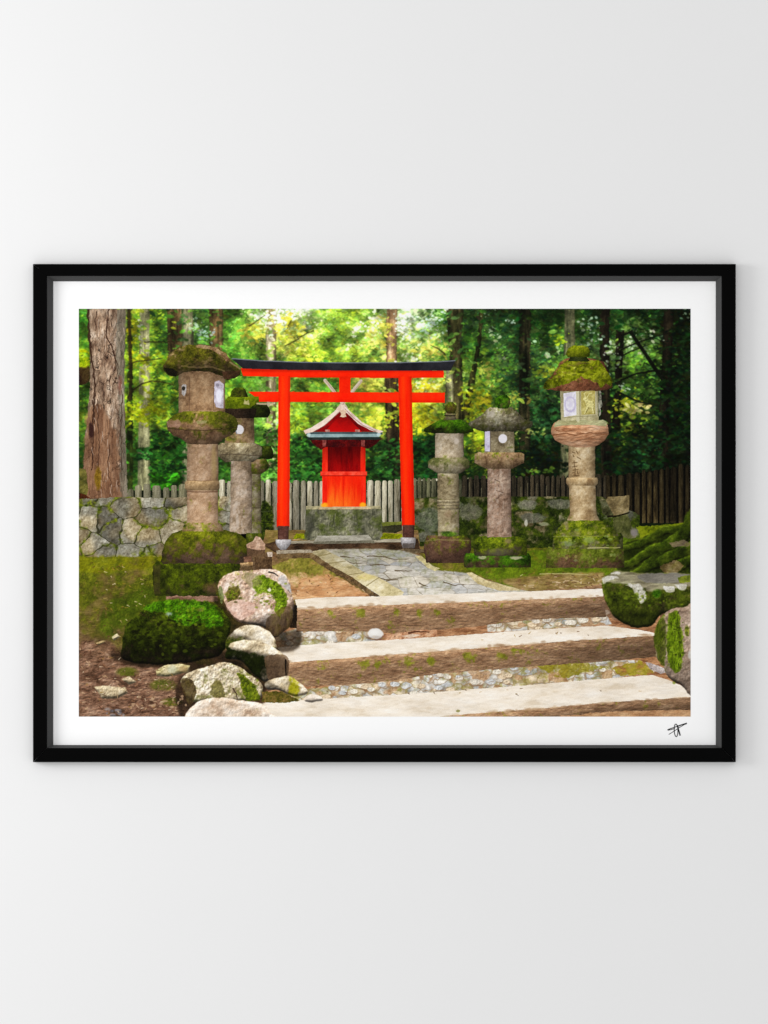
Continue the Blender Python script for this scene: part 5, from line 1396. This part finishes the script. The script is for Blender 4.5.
x0, x1, z0, z1 = wx_(48.5), wx_(720), wz_(747), wz_(277.5)
bo = mesh_obj('backing_board', [(x0, Y_SHEET + .0026, z0), (x1, Y_SHEET + .0026, z0), (x1, Y_SHEET + .0026, z1), (x0, Y_SHEET + .0026, z1), (x0, Y_SHEET + .0008, z0), (x1, Y_SHEET + .0008, z0),
                                (x1, Y_SHEET + .0008, z1), (x0, Y_SHEET + .0008, z1)], [(3, 2, 1, 0), (4, 5, 6, 7), (0, 1, 5, 4), (2, 3, 7, 6), (1, 2, 6, 5), (3, 0, 4, 7)], M_BOARD, root_o)
sheet = mesh_obj('photographic_print', [(x0, Y_SHEET + .0004, z0), (x1, Y_SHEET + .0004, z0), (x1, Y_SHEET + .0004, z1), (x0, Y_SHEET + .0004, z1), (x0, Y_SHEET, z0), (x1, Y_SHEET, z0), (x1, Y_SHEET, z1), (x0, Y_SHEET, z1)],
                 [(3, 2, 1, 0), (4, 5, 6, 7), (0, 1, 5, 4), (2, 3, 7, 6), (1, 2, 6, 5), (3, 0, 4, 7)], M_PAPER, root_o)
sheet['label'] = 'white sheet with a colour photograph of a shrine gate in a wood, signed below'

# the ink: one mesh per depicted thing, all in one plane on the sheet, cell beside cell
INKG = INK_GAIN
inkrgb = np.clip(lin(CAN) / INKG, 0, .97).astype(np.float32)
vx = wx_(PX0) + np.arange(GW + 1) * (wx_(PX1) - wx_(PX0)) / GW
vz = wz_(PY0) + np.arange(GH + 1) * (wz_(PY1) - wz_(PY0)) / GH
Y_INK = Y_SHEET - .00012
for k, (nm, lb, gp) in enumerate(KINDS):
    jj, ii = np.nonzero(IDS == k)
    if len(jj) == 0:
        continue
    n = len(jj)
    c00 = jj * (GW + 1) + ii
    corners = np.stack([c00 + GW + 1, c00 + GW + 2, c00 + 1, c00], 1).ravel()
    used, inv = np.unique(corners, return_inverse=True)
    co = np.empty((len(used), 3), np.float32)
    co[:, 0] = vx[used % (GW + 1)]
    co[:, 1] = Y_INK
    co[:, 2] = vz[used // (GW + 1)]
    me = bpy.data.meshes.new(nm)
    me.vertices.add(len(used))
    me.vertices.foreach_set('co', co.ravel())
    me.loops.add(n * 4)
    me.loops.foreach_set('vertex_index', inv.astype(np.int32).ravel())
    me.polygons.add(n)
    me.polygons.foreach_set('loop_start', np.arange(0, n * 4, 4, dtype=np.int32))
    me.update(calc_edges=True)
    at = me.attributes.new('ink', 'FLOAT_COLOR', 'FACE')
    rgba = np.ones((n, 4), np.float32)
    rgba[:, :3] = inkrgb[jj, ii]
    at.data.foreach_set('color', rgba.ravel())
    me.materials.append(M_INK)
    o = bpy.data.objects.new(nm, me)
    COL.objects.link(o)
    o.parent = sheet
    if lb:
        o['label'] = lb
    if gp:
        o['group'] = gp
    if nm in ('forest_foliage',):
        o['kind'] = 'stuff'

# the pen signature under the picture: thin strokes of ink on the sheet
SIG = [([(667.4, 729.9), (670.5, 728.6), (674.3, 727.4), (680, 725.2), (686.9, 723.0)], .75), ([(686.9, 723.2), (684, 724.8), (679.6, 727.4), (674, 731.2), (668.7, 734.5)], .55),
       ([(667.8, 730.3), (672, 729.4), (675, 728.4)], .6), ([(678.6, 726.2), (682, 724.8), (686.6, 723.9)], .6), ([(677.2, 725.2), (678.3, 729.2), (679.2, 732), (680.1, 735.6)], 1.05),
       ([(677.6, 725.6), (678.4, 728), (677.8, 730)], .8),
       ([(676.0 + 1.85 * math.sin(t_ * 2 * math.pi / 18) - .25 * math.cos(t_ * 2 * math.pi / 18), 730.3 - 6.4 * math.cos(t_ * 2 * math.pi / 18)) for t_ in range(19)], .65)]
sv, sf = [], []
for q, (pts, w) in enumerate(SIG):
    p = np.array([(wx_(a), wz_(b)) for a, b in pts])
    yy = Y_SHEET - .00008 - .00003 * q
    tg = np.gradient(p, axis=0)
    tg /= np.linalg.norm(tg, axis=1)[:, None] + 1e-12
    nn_ = np.stack([-tg[:, 1], tg[:, 0]], 1) * w * PX * .62
    base_i = len(sv)
    for a, b in zip(p + nn_, p - nn_):
        sv += [(a[0], yy, a[1]), (b[0], yy, b[1])]
    for i in range(len(p) - 1):
        sf.append((base_i + 2 * i, base_i + 2 * i + 1, base_i + 2 * i + 3, base_i + 2 * i + 2))
sg = mesh_obj('signature', sv, sf, M_SIGN, sheet)
sg['label'] = 'small black pen signature at the lower right of the white border'

# ---- light: one big soft lamp up to the left, and the even light of a white room
world = bpy.data.worlds.new('World')
scene.world = world
world.use_nodes = True
bgn = world.node_tree.nodes['Background']
bgn.inputs['Color'].default_value = (1, 1, 1, 1)
bgn.inputs['Strength'].default_value = WORLD_S


def area(name, loc, target, size, power):
    d = bpy.data.lights.new(name, 'AREA')
    d.shape = 'DISK'
    d.size = size
    d.energy = power
    o = bpy.data.objects.new(name, d)
    COL.objects.link(o)
    o.location = loc
    from mathutils import Vector
    o.rotation_euler = (Vector(target) - Vector(loc)).to_track_quat('-Z', 'Y').to_euler()
    return o


area('left_lamp', KEY_LOC, (0, 0, 0), KEY_SIZE, KEY_POW)  # soft area lamp out of view to the left

cam = bpy.data.cameras.new('camera')
cam.sensor_fit = 'VERTICAL'
cam.sensor_height = 24
cam.lens = 24 * CAMD / (1024 * PX)
cam.clip_start = .05
cam.clip_end = 100
co_ = bpy.data.objects.new('camera', cam)
COL.objects.link(co_)
co_.location = (0, Y_SHEET - CAMD, 0)
co_.rotation_euler = (math.pi / 2, 0, 0)
scene.camera = co_

scene.view_settings.view_transform = 'Standard'
scene.view_settings.look = 'None'
scene.view_settings.exposure = 0
scene.view_settings.gamma = 1
